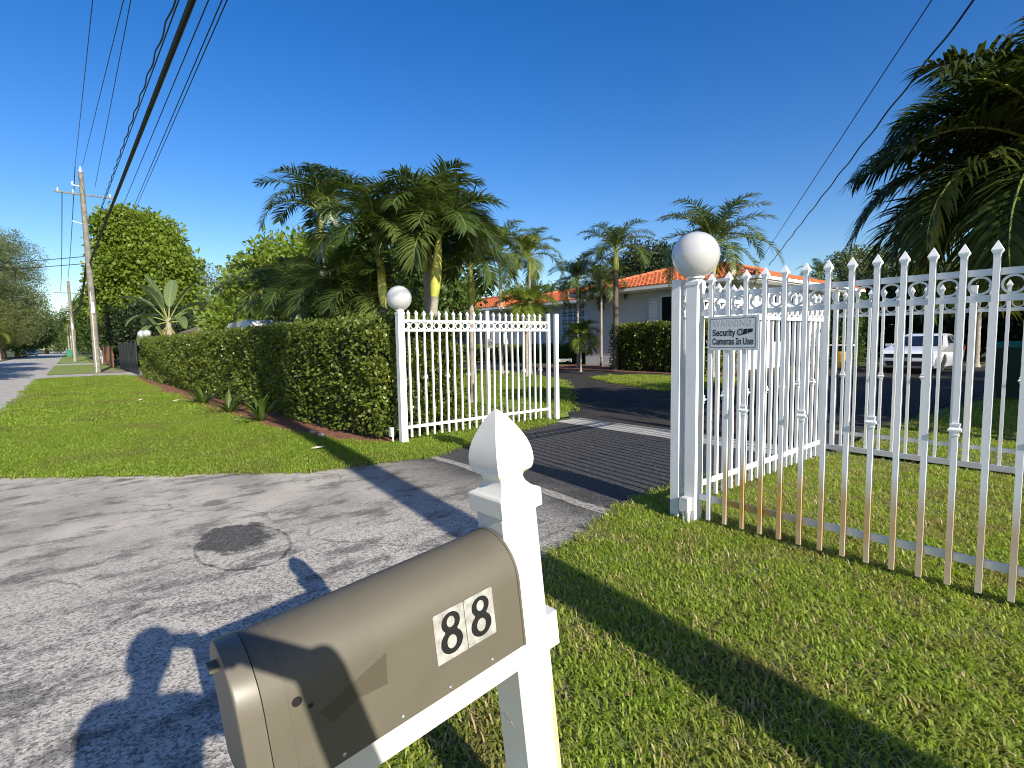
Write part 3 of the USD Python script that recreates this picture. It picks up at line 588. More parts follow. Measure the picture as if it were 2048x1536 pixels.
# number labels on the right side
px_ = bw/2+.0004
for i, (y0, y1) in enumerate(((-.2855, -.212), (-.2105, -.1365))):
    zz0, zz1 = .8045, .9105; pts = wavy([(y0, zz0), (y1, zz0), (y1, zz1), (y0, zz1)], .0016, .006, 20.+i)
    v, f = trimesh.creation.triangulate_polygon(pts, engine='earcut'); v = np.asarray(v)
    lab = mpart(MB().add(np.c_[np.full(len(v), px_+.0006), v], f).add(np.c_[np.full(len(v), px_), v], np.asarray(f)[:, ::-1]), 'number_label', label_w)
    cy_, b_ = (y0+y1)/2, MB()
    outer = affinity.scale(sbox(-1, -1, 1, 1).centroid.buffer(1, 24), .0205, .0225)
    top = affinity.translate(affinity.scale(Polygon([(math.cos(a), math.sin(a)) for a in np.linspace(0, 2*PI, 40)[:-1]]), .0225, .0215), cy_+.001, .8815)
    bot = affinity.translate(affinity.scale(Polygon([(math.cos(a), math.sin(a)) for a in np.linspace(0, 2*PI, 40)[:-1]]), .0265, .0255), cy_-.001, .8405)
    th = affinity.translate(affinity.scale(Polygon([(math.cos(a), math.sin(a)) for a in np.linspace(0, 2*PI, 40)[:-1]]), .0095, .0118), cy_+.001, .8825)
    bh_ = affinity.translate(affinity.scale(Polygon([(math.cos(a), math.sin(a)) for a in np.linspace(0, 2*PI, 40)[:-1]]), .0115, .0145), cy_-.001, .8400)
    eight = top.union(bot).buffer(.004).buffer(-.004).difference(th).difference(bh_)
    e = trimesh.creation.extrude_polygon(eight, .0005, engine='earcut'); v = np.array(e.vertices)
    mpart(MB().add(np.c_[px_+.0007+v[:, 2], v[:, 0], v[:, 1]], e.faces), 'digit', black, lab)
for y, z in ((-.154, .747), (-.264, .745), (-.373, .746), (-.49, .746)):
    mpart(MB().add(*(lambda s: (np.array(s.vertices)*[.0022, .0045, .0045]+[bw/2, y, z], s.faces))(trimesh.creation.icosphere(2, 1.))), 'rivet', steel, body)
for y, z, rr in ((-.552, .887, .0085), (-.532, .868, .0045)):
    mpart(MB().loft([[(bw/2+o, y+rr*math.cos(a), z+rr*math.sin(a)) for a in np.arange(20)*PI/10] for o in (.0001, .0006)]), 'bolt_hole', black, body)
v, f = trimesh.creation.triangulate_polygon(Polygon([(-.52, .846), (-.389, .889), (-.394, .829), (-.452, .833), (-.50, .815)]), engine='earcut')
mpart(MB().add(np.c_[np.full(len(v), bw/2+.0003), v], f), 'flag_mark', mat('old_flag_mark', (.078, .069, .050), .4, .05), body)
st_ = MB(); zs_ = np.linspace(.02, .56, 12); w_ = .006+.006*meshkit.noise(np.c_[zs_*14, zs_*0, zs_*0], 3)
st_.add(np.vstack([np.c_[np.full(12, h+.0004), np.full(12, h-.0072), zs_], np.c_[np.full(12, h+.0004), h-.0072-w_*1.3, zs_]]), [[k, k+1, k+13, k+12] for k in range(11)])
mpart(st_, 'edge_stain', mat('tan_stain', (.62, .46, .26), .5, .3, 20))
nl = MB().tube([(-.02, -h-.001, .49), (-.005, -h-.012, .495), (.02, -h-.016, .50)], .0012, 6).tube([(.02, -h-.016, .50), (.022, -h-.012, .485)], .002, 6); mpart(nl, 'bent_nail', steel)

# ------------------------------------------------------------------ hedges
hr = np.random.default_rng(21)
hc_near = [leaf_clump(hr, 22, .10, .062, .036) for _ in range(4)]
hc_far = [leaf_clump(hr, 20, .16, .10, .06) for _ in range(4)]
def hedge(name, label, corners, ztop, r, dens=75, protos=hc_near, m=hedge_leaf, faces=('front', 'top', 'ends'), scale=1., wob=.09, group=None, stems=0):
    """corners: front-left, front-right, back-right, back-left in plan"""
    fl_, fr_, br_, bl_ = (np.array(c, float) for c in corners); base = (fl_+fr_)/2
    t = thing(name, label, 'hedge', (*base, 0), group)
    P, inset = [], .13
    c = np.array([fl_, fr_, br_, bl_]); ctr = c.mean(0); ci = c+(ctr-c)/np.linalg.norm(ctr-c, axis=1, keepdims=True)*inset*1.4
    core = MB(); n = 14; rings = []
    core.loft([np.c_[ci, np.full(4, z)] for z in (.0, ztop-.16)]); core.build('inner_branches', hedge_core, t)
    def face(a, b, z0, z1, d_):
        n = int(np.linalg.norm(b-a)*(z1-z0)*d_); u, z = r.random(n), r.uniform(z0, z1, n); q = a+(b-a)*u[:, None]; return np.c_[q, z]
    P.append(face(fl_, fr_, .06, ztop, dens))
    P.append(face(fr_, br_, .06, ztop, dens)); P.append(face(bl_, fl_, .06, ztop, dens*.6)); P.append(face(br_, bl_, .4, ztop, dens*.25))
    n = int(np.linalg.norm(fr_-fl_)*np.linalg.norm(br_-fr_)*dens*.9); u, w = r.random(n)[:, None], r.random(n)[:, None]
    P.append(np.c_[(fl_*(1-u)+fr_*u)*(1-w)+(bl_*(1-u)+br_*u)*w, np.full(n, ztop)])
    P = np.vstack(P); nz = meshkit.fbm(P*1.3, 3, 3)-.5; nz2 = meshkit.fbm(P*3.1+7, 2, 4)-.5
    dirn = np.c_[P[:, :2]-ctr, P[:, 2]*0]; dl_ = dirn/np.maximum(np.linalg.norm(dirn, axis=1, keepdims=True), .01)
    P[:, 2] += (nz2*wob+nz*wob*.9)*(P[:, 2] > ztop*.5); ax = unit(np.r_[np.array([-(fr_-fl_)[1], (fr_-fl_)[0]]), 0]); P += ax*(nz*2.2*wob+nz2*wob)[:, None] + r.normal(0, .03, P.shape)
    P[:, 2] = np.maximum(P[:, 2], .05)
    scatter(t.path, 'foliage', protos, m, P-t.base, rand_quats(len(P), r), r.uniform(.75, 1.25, len(P))*scale)
    for k in range(stems):
        u = r.random(); p = fl_*(1-u)+fr_*u; p = np.r_[p, 0]+(np.r_[ctr, 0]-np.r_[p, 0])*.0; q = p+ax*.1
        MB().tube([q, q+[r.normal(0, .05), r.normal(0, .05), .5], q+[r.normal(0, .15), r.normal(0, .1), 1.1]], [.018, .014, .008], 5).build('stem', bark, t)
    return t
hedge('hedge', 'long clipped green hedge between the verge and the globe lamps', ((-29.0, 2.50), (-6.95, 3.33), (-6.95, 4.75), (-29.0, 4.0)), 1.71, hr, 96, wob=.06, stems=10)
hedge('hedge', 'tall clipped hedge against the house wall left of the right gate post', ((-15.75, 19.3), (-10.6, 18.9), (-10.6, 20.6), (-15.75, 20.8)), 1.95, hr, 40, hc_far, stems=4)
hedge('hedge', 'low shaded hedge below the pierced screen wall', ((-39, 23.4), (-17.2, 23.4), (-17.2, 24.6), (-39, 24.8)), 1.0, hr, 34, hc_far)
hedge('hedge', 'tall green hedge column beside the white house corner behind the fences', ((-9.6, 27.2), (-8.5, 27.2), (-8.5, 29), (-9.6, 29)), 3.2, hr, 36, hc_far, leaf_mid)
# strappy plants at the hedge foot
def strap(name, label, x, y, n, L, r, m=leaf_mid, w=.035, z=0., group=None):
    t = thing(name, label, 'plant', (x, y, z), group)
    for i in range(n):
        a = r.uniform(0, 2*PI); d = np.array([math.cos(a), math.sin(a), 0]); s = np.array([-d[1], d[0], 0]); el = r.uniform(.5, 1.3); l = L*r.uniform(.7, 1.15); b = MB(); V = []
        for k, u in enumerate(np.linspace(0, 1, 6)):
            e = el-u*.9*r.uniform(.8, 1.1); p = np.array([x, y, z])+d*l*u*math.cos(el)*1.0+np.array([0, 0, l*(u*math.sin(el)-.35*u*u)]); ww = w*math.sin(PI*min(.97, .18+.82*u))
            V += [p-s*ww, p+s*ww-[0, 0, 0]]
        b.add(V, [[2*k, 2*k+1, 2*k+3, 2*k+2] for k in range(5)]); b.build('leaf', m, t)
    return t
pr = np.random.default_rng(31)
for i, (x, y, l) in enumerate(((-10.4, 2.62, 'strappy green plant at the hedge foot, nearest the gate'), (-12.2, 2.48, 'strappy green plant at the hedge foot, middle one'), (-14.6, 2.40, 'wide strappy plant at the hedge foot, farthest along'))): strap('strap_plant', l, x, y, 22, .80, pr, group='strappy plants along the hedge')
for i, (x, y) in enumerate(((-8.35, 2.85), (-8.0, 2.86))):
    p = MB(); q = np.arange(9); rr = .05*(.6+.6*pr.random(9)); p.loft([np.c_[x+rr*s_*np.cos(q*2*PI/9), y+rr*s_*np.sin(q*2*PI/9), np.full(9, z_)] for s_, z_ in ((.9, .018), (1, .04), (.5, .065))]); t = p.build('stone', concrete); tag(prim(t), ('pale stone in the mulch at the hedge foot, left one', 'pale stone in the mulch at the hedge foot, right one')[i], 'stone', 'pale stones in the mulch')

lfm = mat('pale_fallen_leaf', (.55, .50, .38), .7, .2)
for x, y, a, lb_ in ((-10.6, 2.25, .4, 'pale fallen leaf on the verge nearest the hedge corner'), (-15.6, 1.95, 1.7, 'pale fallen leaf on the verge by the middle strappy plant'), (-16.6, 1.3, 2.6, 'pale fallen leaf on the verge farthest from the gate'), (-6.9, 2.4, .9, 'curled brown leaf on the verge near the pole shadow')):
    d_, s_ = np.array([math.cos(a), math.sin(a), 0]), np.array([-math.sin(a), math.cos(a), 0]); o_ = np.array([x, y, .05]); b_ = MB()
    b_.add([o_-d_*.09, o_-d_*.03+s_*.035+[0, 0, .02], o_+d_*.05+s_*.03+[0, 0, .025], o_+d_*.11+[0, 0, .03], o_+d_*.05-s_*.03+[0, 0, .015], o_-d_*.03-s_*.035+[0, 0, .01], o_], [[0, 6, 1], [1, 6, 2], [2, 6, 3], [3, 6, 4], [4, 6, 5], [5, 6, 0]])
    tag(prim(b_.build('fallen_leaf', lfm)), lb_, 'leaf', 'fallen leaves on the verge')
# ------------------------------------------------------------------ palms
def frond(r, L, n, ll, lw, arch, vee=.5, droop=.5):
    """a pinnate frond along +x, arching down; returns stalk and leaflet arrays"""
    k = 14; u = np.linspace(0, 1, k); el = arch[0]+(arch[1]-arch[0])*u**1.25; st = L/(k-1)
    p = np.zeros((k, 3)); side = r.normal(0, .05)
    for i in range(1, k): p[i] = p[i-1]+st*np.array([math.cos(el[i]), side*u[i], math.sin(el[i])])
    stalk = MB().tube(p, np.linspace(.022, .004, k)*L/1.9, 5)
    V, F = [], []; c = 0
    for j in range(n):
        t = .16+.84*(j+.5)/n; x = t*(k-1); i = min(int(x), k-2); w = x-i; b = p[i]*(1-w)+p[i+1]*w; tg = unit(p[i+1]-p[i]); lat = np.array([0., 1, 0]); upn = unit(np.cross(tg, lat))*-1
        if upn[2] < 0 and el[i] > -PI/2+.2: upn = -upn
        for sg_ in (-1, 1):
            l = ll*(math.sin(PI*(.12+.80*t))**.65)*r.uniform(.85, 1.1); sw = .50+.60*t+r.normal(0, .16); vv = vee+r.normal(0, .28)
            d = unit(lat*sg_*math.cos(sw*.75)+tg*math.sin(sw*.75)+upn*vv*(.9-.5*t)); wd = lw*r.uniform(.8, 1.15); across = unit(np.cross(d, upn))
            q = b; ww = [.45, 1., .7, .05]; pts = [b]
            for m_ in range(3):
                d2 = unit(d-np.array([0, 0, droop*(m_*.55+r.uniform(-.1, .35))])); q = q+d2*l/3; pts.append(q)
            for m_ in range(4): V += [pts[m_]-across*wd*ww[m_]/2, pts[m_]+across*wd*ww[m_]/2]
            F += [[c+2*m_, c+2*m_+1, c+2*m_+3, c+2*m_+2] for m_ in range(3)]; c += 8
    return stalk.arrays(), (np.array(V), np.array(F))
def palm(label, base, ztop, r, nf=11, L=1.9, shaft=.75, trunk_r=.09, lean=(0, 0), ll=.56, lw=.036, n=52, leaf=palm_leaf, shaft_m=crownshaft, trunk_m=bark, elev=(-.2, 1.25), group=None, az=None, droop=.5, name='palm_tree'):
    x, y = base[0], base[1]; t = thing(name, label, 'palm', (x, y, 0), group); top = np.array([x+lean[0], y+lean[1], ztop]); zs = max(.25, ztop-shaft)
    bx = lambda z: np.array([x+lean[0]*(z/ztop)**1.4, y+lean[1]*(z/ztop)**1.4, z])
    zz = np.r_[0, .12, np.linspace(.3, zs, max(4, int(zs/.16)))]; rad = [trunk_r*(1.5 if z < .05 else 1.15 if z < .2 else (1.0+.035*((i % 2)*2-1)))*(1-.25*z/ztop) for i, z in enumerate(zz)]
    MB().tube([bx(z) for z in zz], rad, 10).build('trunk', trunk_m, t, smooth=60)
    if shaft > 0:
        zz = np.linspace(zs-.01, ztop, 7); MB().tube([bx(z) for z in zz], [trunk_r*k for k in (.80, 1.1, 1.12, 1.0, .85, .7, .5)], 10).build('crownshaft', shaft_m, t, smooth=60)
    nf = nf if az is not None else int(nf*1.5)
    for i in range(nf):
        a = (i*2.39996+r.uniform(-.25, .25)) if az is None else az[i]; h_ = 1-i/max(1, nf-1); e0 = elev[0]+(elev[1]-elev[0])*(h_**.8)+.25; e1 = e0-r.uniform(1.35, 1.9)-.35*(h_ < .5)
        (sv, sf), (lv, lf) = frond(r, L*r.uniform(.85, 1.1), n, ll, lw, (e0, e1), droop=droop*r.uniform(.7, 1.3))
        ca, sa = math.cos(a), math.sin(a); Rr = np.array([[ca, -sa, 0], [sa, ca, 0], [0, 0, 1]])
        fr__ = MB().add(lv@Rr.T+top, lf).build('frond', leaf, t)
        MB().add(sv@Rr.T+top, sf).build('frond_stalk', rachis_m, fr__)
    return t
r = np.random.default_rng(41)
palm('tallest palm behind the hedge, left of the palm cluster', (-13.6, 5.1), 4.75, r, 12, 1.70, .8, .085, elev=(.12, 1.3))
palm('palm with yellow green crownshaft rising behind the left globe lamp', (-9.75, 4.95), 3.45, r, 12, 1.45, 1.3, .085, lean=(-.15, -.10), shaft_m=crownshaft_y, elev=(.12, 1.3))
palm('upright palm with grey ringed trunk right of the left globe lamp', (-9.3, 5.6), 3.75, r, 12, 1.50, .9, .095, elev=(.12, 1.3))
palm('palm leaning right with yellow crownshaft above the left fence panel', (-8.95, 5.35), 3.45, r, 13, 1.45, 1.15, .095, lean=(.22, .20), shaft_m=crownshaft_y, elev=(.12, 1.3))
palm('smaller palm at the right edge of the cluster above the left fence panel', (-9.75, 7.0), 3.05, r, 11, 1.30, .8, .08, shaft_m=crownshaft_y, elev=(.12, 1.3))
palm('low dark palm directly behind the hedge, second from the left', (-14.6, 4.9), 2.75, r, 11, 1.63, .5, .08)
palm('dark drooping palm behind the middle of the hedge', (-12.0, 4.95), 2.5, r, 12, 1.63, .5, .085)
palm('low palm behind the hedge, leftmost in the group', (-17.2, 4.9), 2.9, r, 11, 1.72, .5, .08)
palm('short palm with hanging fronds left of the left globe lamp', (-10.6, 4.95), 2.35, r, 11, 1.46, .5, .08)
palm('pale green palm rising over the orange roof, left one of two', (-17.5, 14.1), 5.2, r, 10, 1.99, .8, .07, leaf=palm_leaf_y)
palm('pale green palm rising over the orange roof, right one of two', (-16.9, 15.2), 5.0, r, 10, 1.89, .8, .07, leaf=palm_leaf_y)
palm('young yellow green palm with low crown before the roof', (-15.0, 13.3), 2.75, r, 12, 1.38, .4, .07, leaf=palm_leaf_y, elev=(-.5, 1.0))
palm('slim palm with pale trunk before the pierced screen', (-18.3, 19.7), 4.4, r, 11, 1.99, .7, .07)
palm('second slim palm beside the pierced screen', (-18.2, 21.4), 4.3, r, 10, 1.89, .7, .07)
palm('palm with thick dark trunk by the house hedge', (-15.47, 19.2), 5.35, r, 12, 2.21, .8, .14, trunk_m=bark_dark)
palm('small young palm in front of the pierced screen', (-15.9, 17.3), 1.55, r, 8, 1.12, .3, .045, leaf=palm_leaf_y)
palm('arching palm directly behind the right globe lamp', (-9.5, 17.0), 4.55, r, 15, 2.5, .9, .10)
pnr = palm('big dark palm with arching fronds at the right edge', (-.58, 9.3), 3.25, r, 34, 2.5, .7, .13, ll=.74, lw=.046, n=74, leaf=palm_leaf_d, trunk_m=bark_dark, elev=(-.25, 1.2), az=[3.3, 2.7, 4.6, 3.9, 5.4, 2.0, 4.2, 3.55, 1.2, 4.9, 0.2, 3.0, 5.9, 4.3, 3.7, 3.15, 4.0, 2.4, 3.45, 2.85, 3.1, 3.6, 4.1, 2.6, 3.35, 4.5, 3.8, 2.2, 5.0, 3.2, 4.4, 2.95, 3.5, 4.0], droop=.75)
for az_, e0_, e1_, l_ in ((3.05, 1.38, -.25, 2.5), (3.6, 1.3, -.5, 2.3)):
    (sv, sf), (lv, lf) = frond(r, l_, 66, .62, .04, (e0_, e1_), droop=.35); ca, sa = math.cos(az_), math.sin(az_); Rr = np.array([[ca, -sa, 0], [sa, ca, 0], [0, 0, 1]])
    fr__ = MB().add(lv@Rr.T+[-.58, 9.3, 3.25], lf).build('frond', palm_leaf, pnr); MB().add(sv@Rr.T+[-.58, 9.3, 3.25], sf).build('frond_stalk', rachis_m, fr__)
palm('yellow green palm low behind the sliding gate', (-4.4, 29.2), 3.4, r, 12, 2.4, .5, .12, leaf=palm_leaf_y)
palm('distant palm right of the house roof', (-19.9, 55), 7.2, r, 11, 2.6, .8, .12)
palm('small sunny palm across the street at far left', (-96, -7.2), 3.6, r, 12, 2.2, .5, .12, leaf=palm_leaf_y)
palm('distant palm beside the far utility poles', (-119, -.2), 5.4, r, 11, 2.6, .6, .12)
palm('second distant palm farther along the street', (-128, .8), 5.0, r, 11, 2.6, .6, .12)

# traveller palm with paddle leaves behind the far hedge
tp = thing('paddle_plant', 'tall paddle leaved plant with brown dead leaves behind the far hedge end', 'plant', (-32.6, 4.0, 0))
r = np.random.default_rng(51)
MB().tube([(-32.6, 4.0, 0), (-32.6, 4.0, 1.6), (-32.55, 4.0, 2.9)], [.22, .17, .12], 8).build('stem', bark, tp)
def paddle(o, az, el, L, W_, bend, m=banana_leaf, name='leaf'):
    ca, sa = math.cos(az), math.sin(az); p = np.array(o, float); L = L*1.35; d_ = el; pts = [p.copy()]; nst = 12; sl = .45*L
    for i in range(nst): p = p+np.array([ca*math.cos(d_), sa*math.cos(d_), math.sin(d_)])*(sl/4 if i < 4 else (L)/(nst-4)); pts.append(p.copy()); d_ -= bend/nst*(0.3 if i < 4 else 1.3)
    s = np.array([-sa, ca, 0]); b = MB(); V = []; W_ = W_*1.25
    for i in range(4, nst+1):
        u = (i-4)/(nst-4); w = W_*math.sin(PI*min(.985, .06+.90*u))**.6*.5; lift = np.array([0, 0, w*.35]); V += [pts[i]-s*w+lift, pts[i], pts[i]+s*w+lift]
    F = [];
    for k in range(nst-4): F += [[3*k, 3*k+1, 3*k+4, 3*k+3], [3*k+1, 3*k+2, 3*k+5, 3*k+4]]
    lf = b.add(V, F).build(name, m, tp); MB().tube(pts, np.linspace(.04, .006, nst+1), 5).build('stalk', rachis_m, lf)
for az, el, L, W_, bend in ((2.2, .55, 1.5, .55, .9), (1.2, 1.25, 1.4, .5, .3), (3.6, .5, 1.3, .5, 1.0), (4.2, 1.0, 1.5, .55, .8), (.9, .75, 1.5, .5, .7), (5.5, 1.15, 1.4, .5, .5), (4.9, .45, 1.2, .45, 1.1), (.2, .3, 1.3, .45, .9), (2.8, 1.3, 1.6, .5, .4), (5.2, -.2, 1.2, .5, .9), (1.6, .1, 1.1, .45, .9), (4.0, 1.45, 1.5, .5, .3)): paddle((-32.55, 4.0, 2.7), az, el*.9, L*.92, W_, bend*1.5)
dead_m = mat('dead_leaf', (.20, .12, .07), .9, .2)
for az in (.5, 1.4, 2.4, 3.2, 4.1, 4.8, 5.6): paddle((-32.58, 4.0, 2.55), az, -.8, .75, .3, .9, dead_m, 'dead_leaf')
paddle((-31.9, 3.9, 1.2), 4.3, 1.2, 1.1, .55, .4)

# ------------------------------------------------------------------ broadleaf trees
tr_ = np.random.default_rng(61)
clumps = {k: [leaf_clump(tr_, 26, rd, l, w) for _ in range(3)] for k, (rd, l, w) in dict(big=(.62, .34, .18), fine=(.60, .22, .07), mid=(.5, .24, .12)).items()}
def tree(label, base, lobes, m, kind, n, r, trunk_r=.28, cat='tree', name='tree', group=None, bark_m=bark_dark, fork=None):
    """lobes: (dx, dy, z, rx, rz); leaf clumps sit through the lobes, thicker towards their skin"""
    x, y = base; t = thing(name, label, cat, (x, y, 0), group)
    zlow = min(l[2]-l[4]*.5 for l in lobes); zf = fork or max(.8, zlow*.8); tk = MB()
    tk.tube([(x, y, -.1), (x, y, .3), (x+.1, y, zf)], [trunk_r*1.5, trunk_r*1.1, trunk_r*.85], 9); tk.build('trunk', bark_dark, t)
    for l in lobes:
        c = np.array([x+l[0], y+l[1], l[2]]); a = np.array([x+.1, y, zf-.1]); mid_ = (a+c)/2+[0, 0, .3]
        MB().tube([a, mid_, c+[0, 0, l[4]*.4]], [trunk_r*.5, trunk_r*.3, .03], 6).build('limb', bark_dark, t)
    wts = np.array([l[3]**2*l[4] for l in lobes]); wts = wts/wts.sum(); P = []
    for l, w in zip(lobes, wts):
        k = int(n*w); d = r.normal(size=(k, 3)); d /= np.linalg.norm(d, axis=1, keepdims=True)
        f_ = 1-.55*r.random(k)**2; lump = .66+.72*meshkit.fbm(d*2.1+l[0]*3+l[2], 3, 2)
        P.append(d*(f_*lump)[:, None]*[l[3], l[3], l[4]]+[x+l[0], y+l[1], l[2]])
    P = np.vstack(P); P = P[P[:, 2] > .3]; g_ = meshkit.fbm(P*.55, 3, 8); P = P[g_ > .36]
    scatter(t.path, 'crown', clumps[kind], m, P-t.base, rand_quats(len(P), r), r.uniform(.65, 1.35, len(P)))
    return t
tree('big round bright green tree behind the nearest utility pole', (-56, 5.2), [(0, 0, 8.6, 3.4, 4.2), (-1.2, -1.6, 6.6, 2.2, 3.2), (.8, 1.6, 7.4, 2.6, 3.4), (.3, .3, 4.2, 3.0, 3.0), (.6, -.9, 11.0, 2.2, 1.9), (-.5, 1.2, 10.6, 2.2, 1.8)], leaf_bright, 'big', 2300, tr_, .35)
tree('darker green tree left of the nearest utility pole', (-84, 3.6), [(0, 0, 5.5, 2.6, 3.6), (-2, -.2, 4.0, 2.0, 2.6), (1, .8, 8, 2.2, 2.4)], leaf_mid, 'big', 1000, tr_, .25)
tree('dark shaded bushy tree behind the dark fence', (-50, 5.2), [(0, 0, 2.7, 2.8, 2.2), (3.2, -.4, 2.2, 2.0, 1.7), (-3, -1, 2.6, 2.4, 2.2)], leaf_dark, 'mid', 1000, tr_, .2)
tree('olive feathery tree overhanging the street at the left edge', (-106, -7.6), [(0, 0, 12, 5.0, 6.5), (2.5, 1.4, 7.0, 4.4, 4.0), (-3, -2, 12, 4, 5), (6, .4, 13, 3.2, 3.5), (4, 1.2, 4.6, 4.0, 2.6)], leaf_olive, 'fine', 4600, tr_, .4)
tree('dark tree low at the far left of the street', (-122, -7), [(0, 0, 5, 5, 4), (4, 1, 4, 4, 3)], leaf_mid, 'mid', 1200, tr_, .3)
tree('dark tree closing the far end of the street, left of centre', (-190, -5), [(0, 0, 6, 8, 5.5), (5, 4, 5, 6, 4.5), (-2, -8, 7, 7, 6)], leaf_mid, 'big', 1500, tr_, .4)
tree('dark green tree at the far end of the street right of the poles', (-160, 5), [(0, 0, 7, 6, 6), (5, 2, 6, 5, 5), (8, -2, 4, 4, 3.5)], leaf_mid, 'big', 1500, tr_, .4)
tree('dense green tree above the brown fence beyond the big tree', (-95, 6), [(0, 0, 6, 4.5, 5), (4, -1, 4.5, 3.5, 3.6), (-4, 0, 5, 4, 4)], leaf_mid, 'big', 1400, tr_, .3)
tree('grey green feathery tree between the big tree and the palms', (-69, 12.2), [(0, 0, 7.4, 3.2, 2.8), (-1.5, -2, 5.6, 2.8, 2.6), (2, 1.5, 4.8, 3.0, 2.6)], leaf_olive, 'fine', 1000, tr_, .25)
tree('green tree right behind the palm cluster', (-28, 8.6), [(0, 0, 4.7, 2.2, 1.9), (-3.4, -.6, 3.9, 2.0, 1.9), (3.2, .5, 4.4, 2.3, 2.1), (5.6, 2.2, 3.6, 1.9, 2.0), (-1, 0, 2.6, 3.2, 1.6)], leaf_bright, 'mid', 1700, tr_, .2)
tree('green tree behind the right half of the palm cluster', (-21.5, 11), [(0, 0, 4.3, 2.2, 2.0), (2.4, .5, 3.6, 2.0, 1.9), (-2.2, -.5, 3.4, 2.2, 2.0)], leaf_mid, 'mid', 900, tr_, .2)
tree('low green tree over the left end of the orange roof', (-38, 40), [(0, 0, 5.2, 4.0, 1.9), (5, 1, 4.8, 3.5, 1.7), (-6, -1, 5.4, 3.8, 2.2)], leaf_mid, 'mid', 900, tr_, .25)
tree('dark round tree behind the ridge of the orange roof', (-27.4, 38.5), [(0, 0, 7.9, 1.9, 1.6), (1.6, 1, 7.2, 1.8, 1.6), (-1.8, -.5, 6.6, 2.2, 1.8)], leaf_dark, 'mid', 650, tr_, .25)
tree('olive tree beyond the fences right of the roof', (-17.4, 57.5), [(0, 0, 7.6, 2.4, 1.9), (2.2, .3, 6.6, 2.4, 2.0), (-2, 0, 6.2, 2.0, 1.8)], leaf_olive, 'mid', 700, tr_, .25)
tree('sunlit leafy tree at the right edge behind the gate', (-2.6, 33), [(0, 0, 4.6, 1.6, 1.3), (1.8, 0, 4.2, 1.6, 1.5), (2.8, .5, 5.3, 1.5, 1.3)], leaf_bright, 'mid', 420, tr_, .2)
for i, (x, y, s, lb_) in enumerate(((-11.5, 44, 1., 'dark spreading tree behind the parked white car'), (-6.6, 41, 1., 'dark spreading tree right of the parked white car'), (-1.2, 38, .9, 'dark spreading tree behind the green lidded bin'))):
    tree(lb_, (x, y), [(0, 0, 3.9*s, 2.8, 1.9), (-2.2, .5, 3.2*s, 2.2, 1.9), (2.3, -.4, 3.1*s, 2.2, 1.9), (0, 0, 1.5, 3.2, 1.4)], leaf_dark, 'mid', 1100, tr_, .22)
# trees that stand to the right of the picture and shade the yard, and across the street to the left
for i, (x, y) in enumerate(((7.5, 11.5), (9.5, 17.0), (12, 22.5), (16, 14))):
    tree(f'leafy yard tree shading the driveway, {"nearest the gate,second from the gate,deepest in the yard,outermost".split(",")[i]}', (x, y), [(0, 0, 5.6, 2.6, 2.2), (-1.8, 1, 4.6, 2.0, 1.7), (1.8, -1, 4.8, 2.0, 1.8)], leaf_mid, 'mid', 700, tr_, .25)
for i, (x, y) in enumerate(((-24, -7.6), (-36, -7.4), (-52, -8.0))):
    tree(f'street tree shading the road at left, {"nearest,middle,farthest".split(",")[i]}', (x, y), [(0, 0, 8, 3.4, 2.6), (1.5, 1.2, 7, 2.8, 2.2)], leaf_olive, 'mid', 800, tr_, .3)

# ------------------------------------------------------------------ utility poles and wires
def upole(label, x, y, H_, r0=.15, arm=None, extras=True):
    t = thing('utility_pole', label, 'utility pole', (x, y, 0), 'utility poles along the street')
    MB().tube([(x, y, -.3), (x, y, H_*.33), (x, y-.02, H_*.66), (x, y-.05, H_)], [r0, r0*.92, r0*.80, r0*.66], 12).build('shaft', wood_grey, t, smooth=60)
    if extras:
        MB().tube([(x, y-.05, H_-.02), (x, y-.05, H_+.12)], [.09, .075], 8).tube([(x, y-.05, H_+.12), (x, y-.05, H_+.3)], [.05, .02], 8).build('top_insulator', grey_box, t)
        a = MB().bbox((x-.04, y-1.25, H_-1.28), (x+.04, y+1.35, H_-1.20)).build('crossarm', mat(f'arm_wood_{abs(int(x))}', (.16, .155, .145), .8, .2), t)
        for yy in (-1.1, -.45, 1.2): MB().lathe([(.035, H_-1.2), (.05, H_-1.14), (.03, H_-1.1), (.045, H_-1.06), (.02, H_-1.02)], (x, y+yy, 0), 8).build('insulator', grey_box, a)
        MB().tube([(x, y-.1, H_-.8), (x, y-.45, H_-.78)], .035, 6).tube([(x, y-.45, H_-.78), (x, y-.45, H_-.6)], .05, 6).build('bracket', grey_box, t)
        MB().tube([(x, y, H_-2.9), (x, y-.6, H_-2.75)], .025, 6).build('side_bracket', grey_box, t)
        MB().bbox((x+.14, y-.07, 3.4), (x+.2, y+.07, 4.0)).build('tag_plate', steel, t)
        MB().tube([(x+.17, y-.05, 0), (x+.155, y-.05, 4.6)], .018, 6).build('riser_conduit', grey_box, t)
    return t
upole('weathered wooden utility pole nearest in view with crossarm, by the far end of the hedge', -38.6, 1.12, 11.25, .175)
upole('second wooden utility pole along the street', -72, .30, 8.4, .18)
upole('third wooden utility pole, small in the distance', -105, .40, 8.6, .17)
upole('farthest wooden utility pole by the distant palms', -140, .2, 8.8, .17)
upole('wooden utility pole standing just right of the picture that shades the lawn and drive', 3.6, 1.49, 10.6, .19)
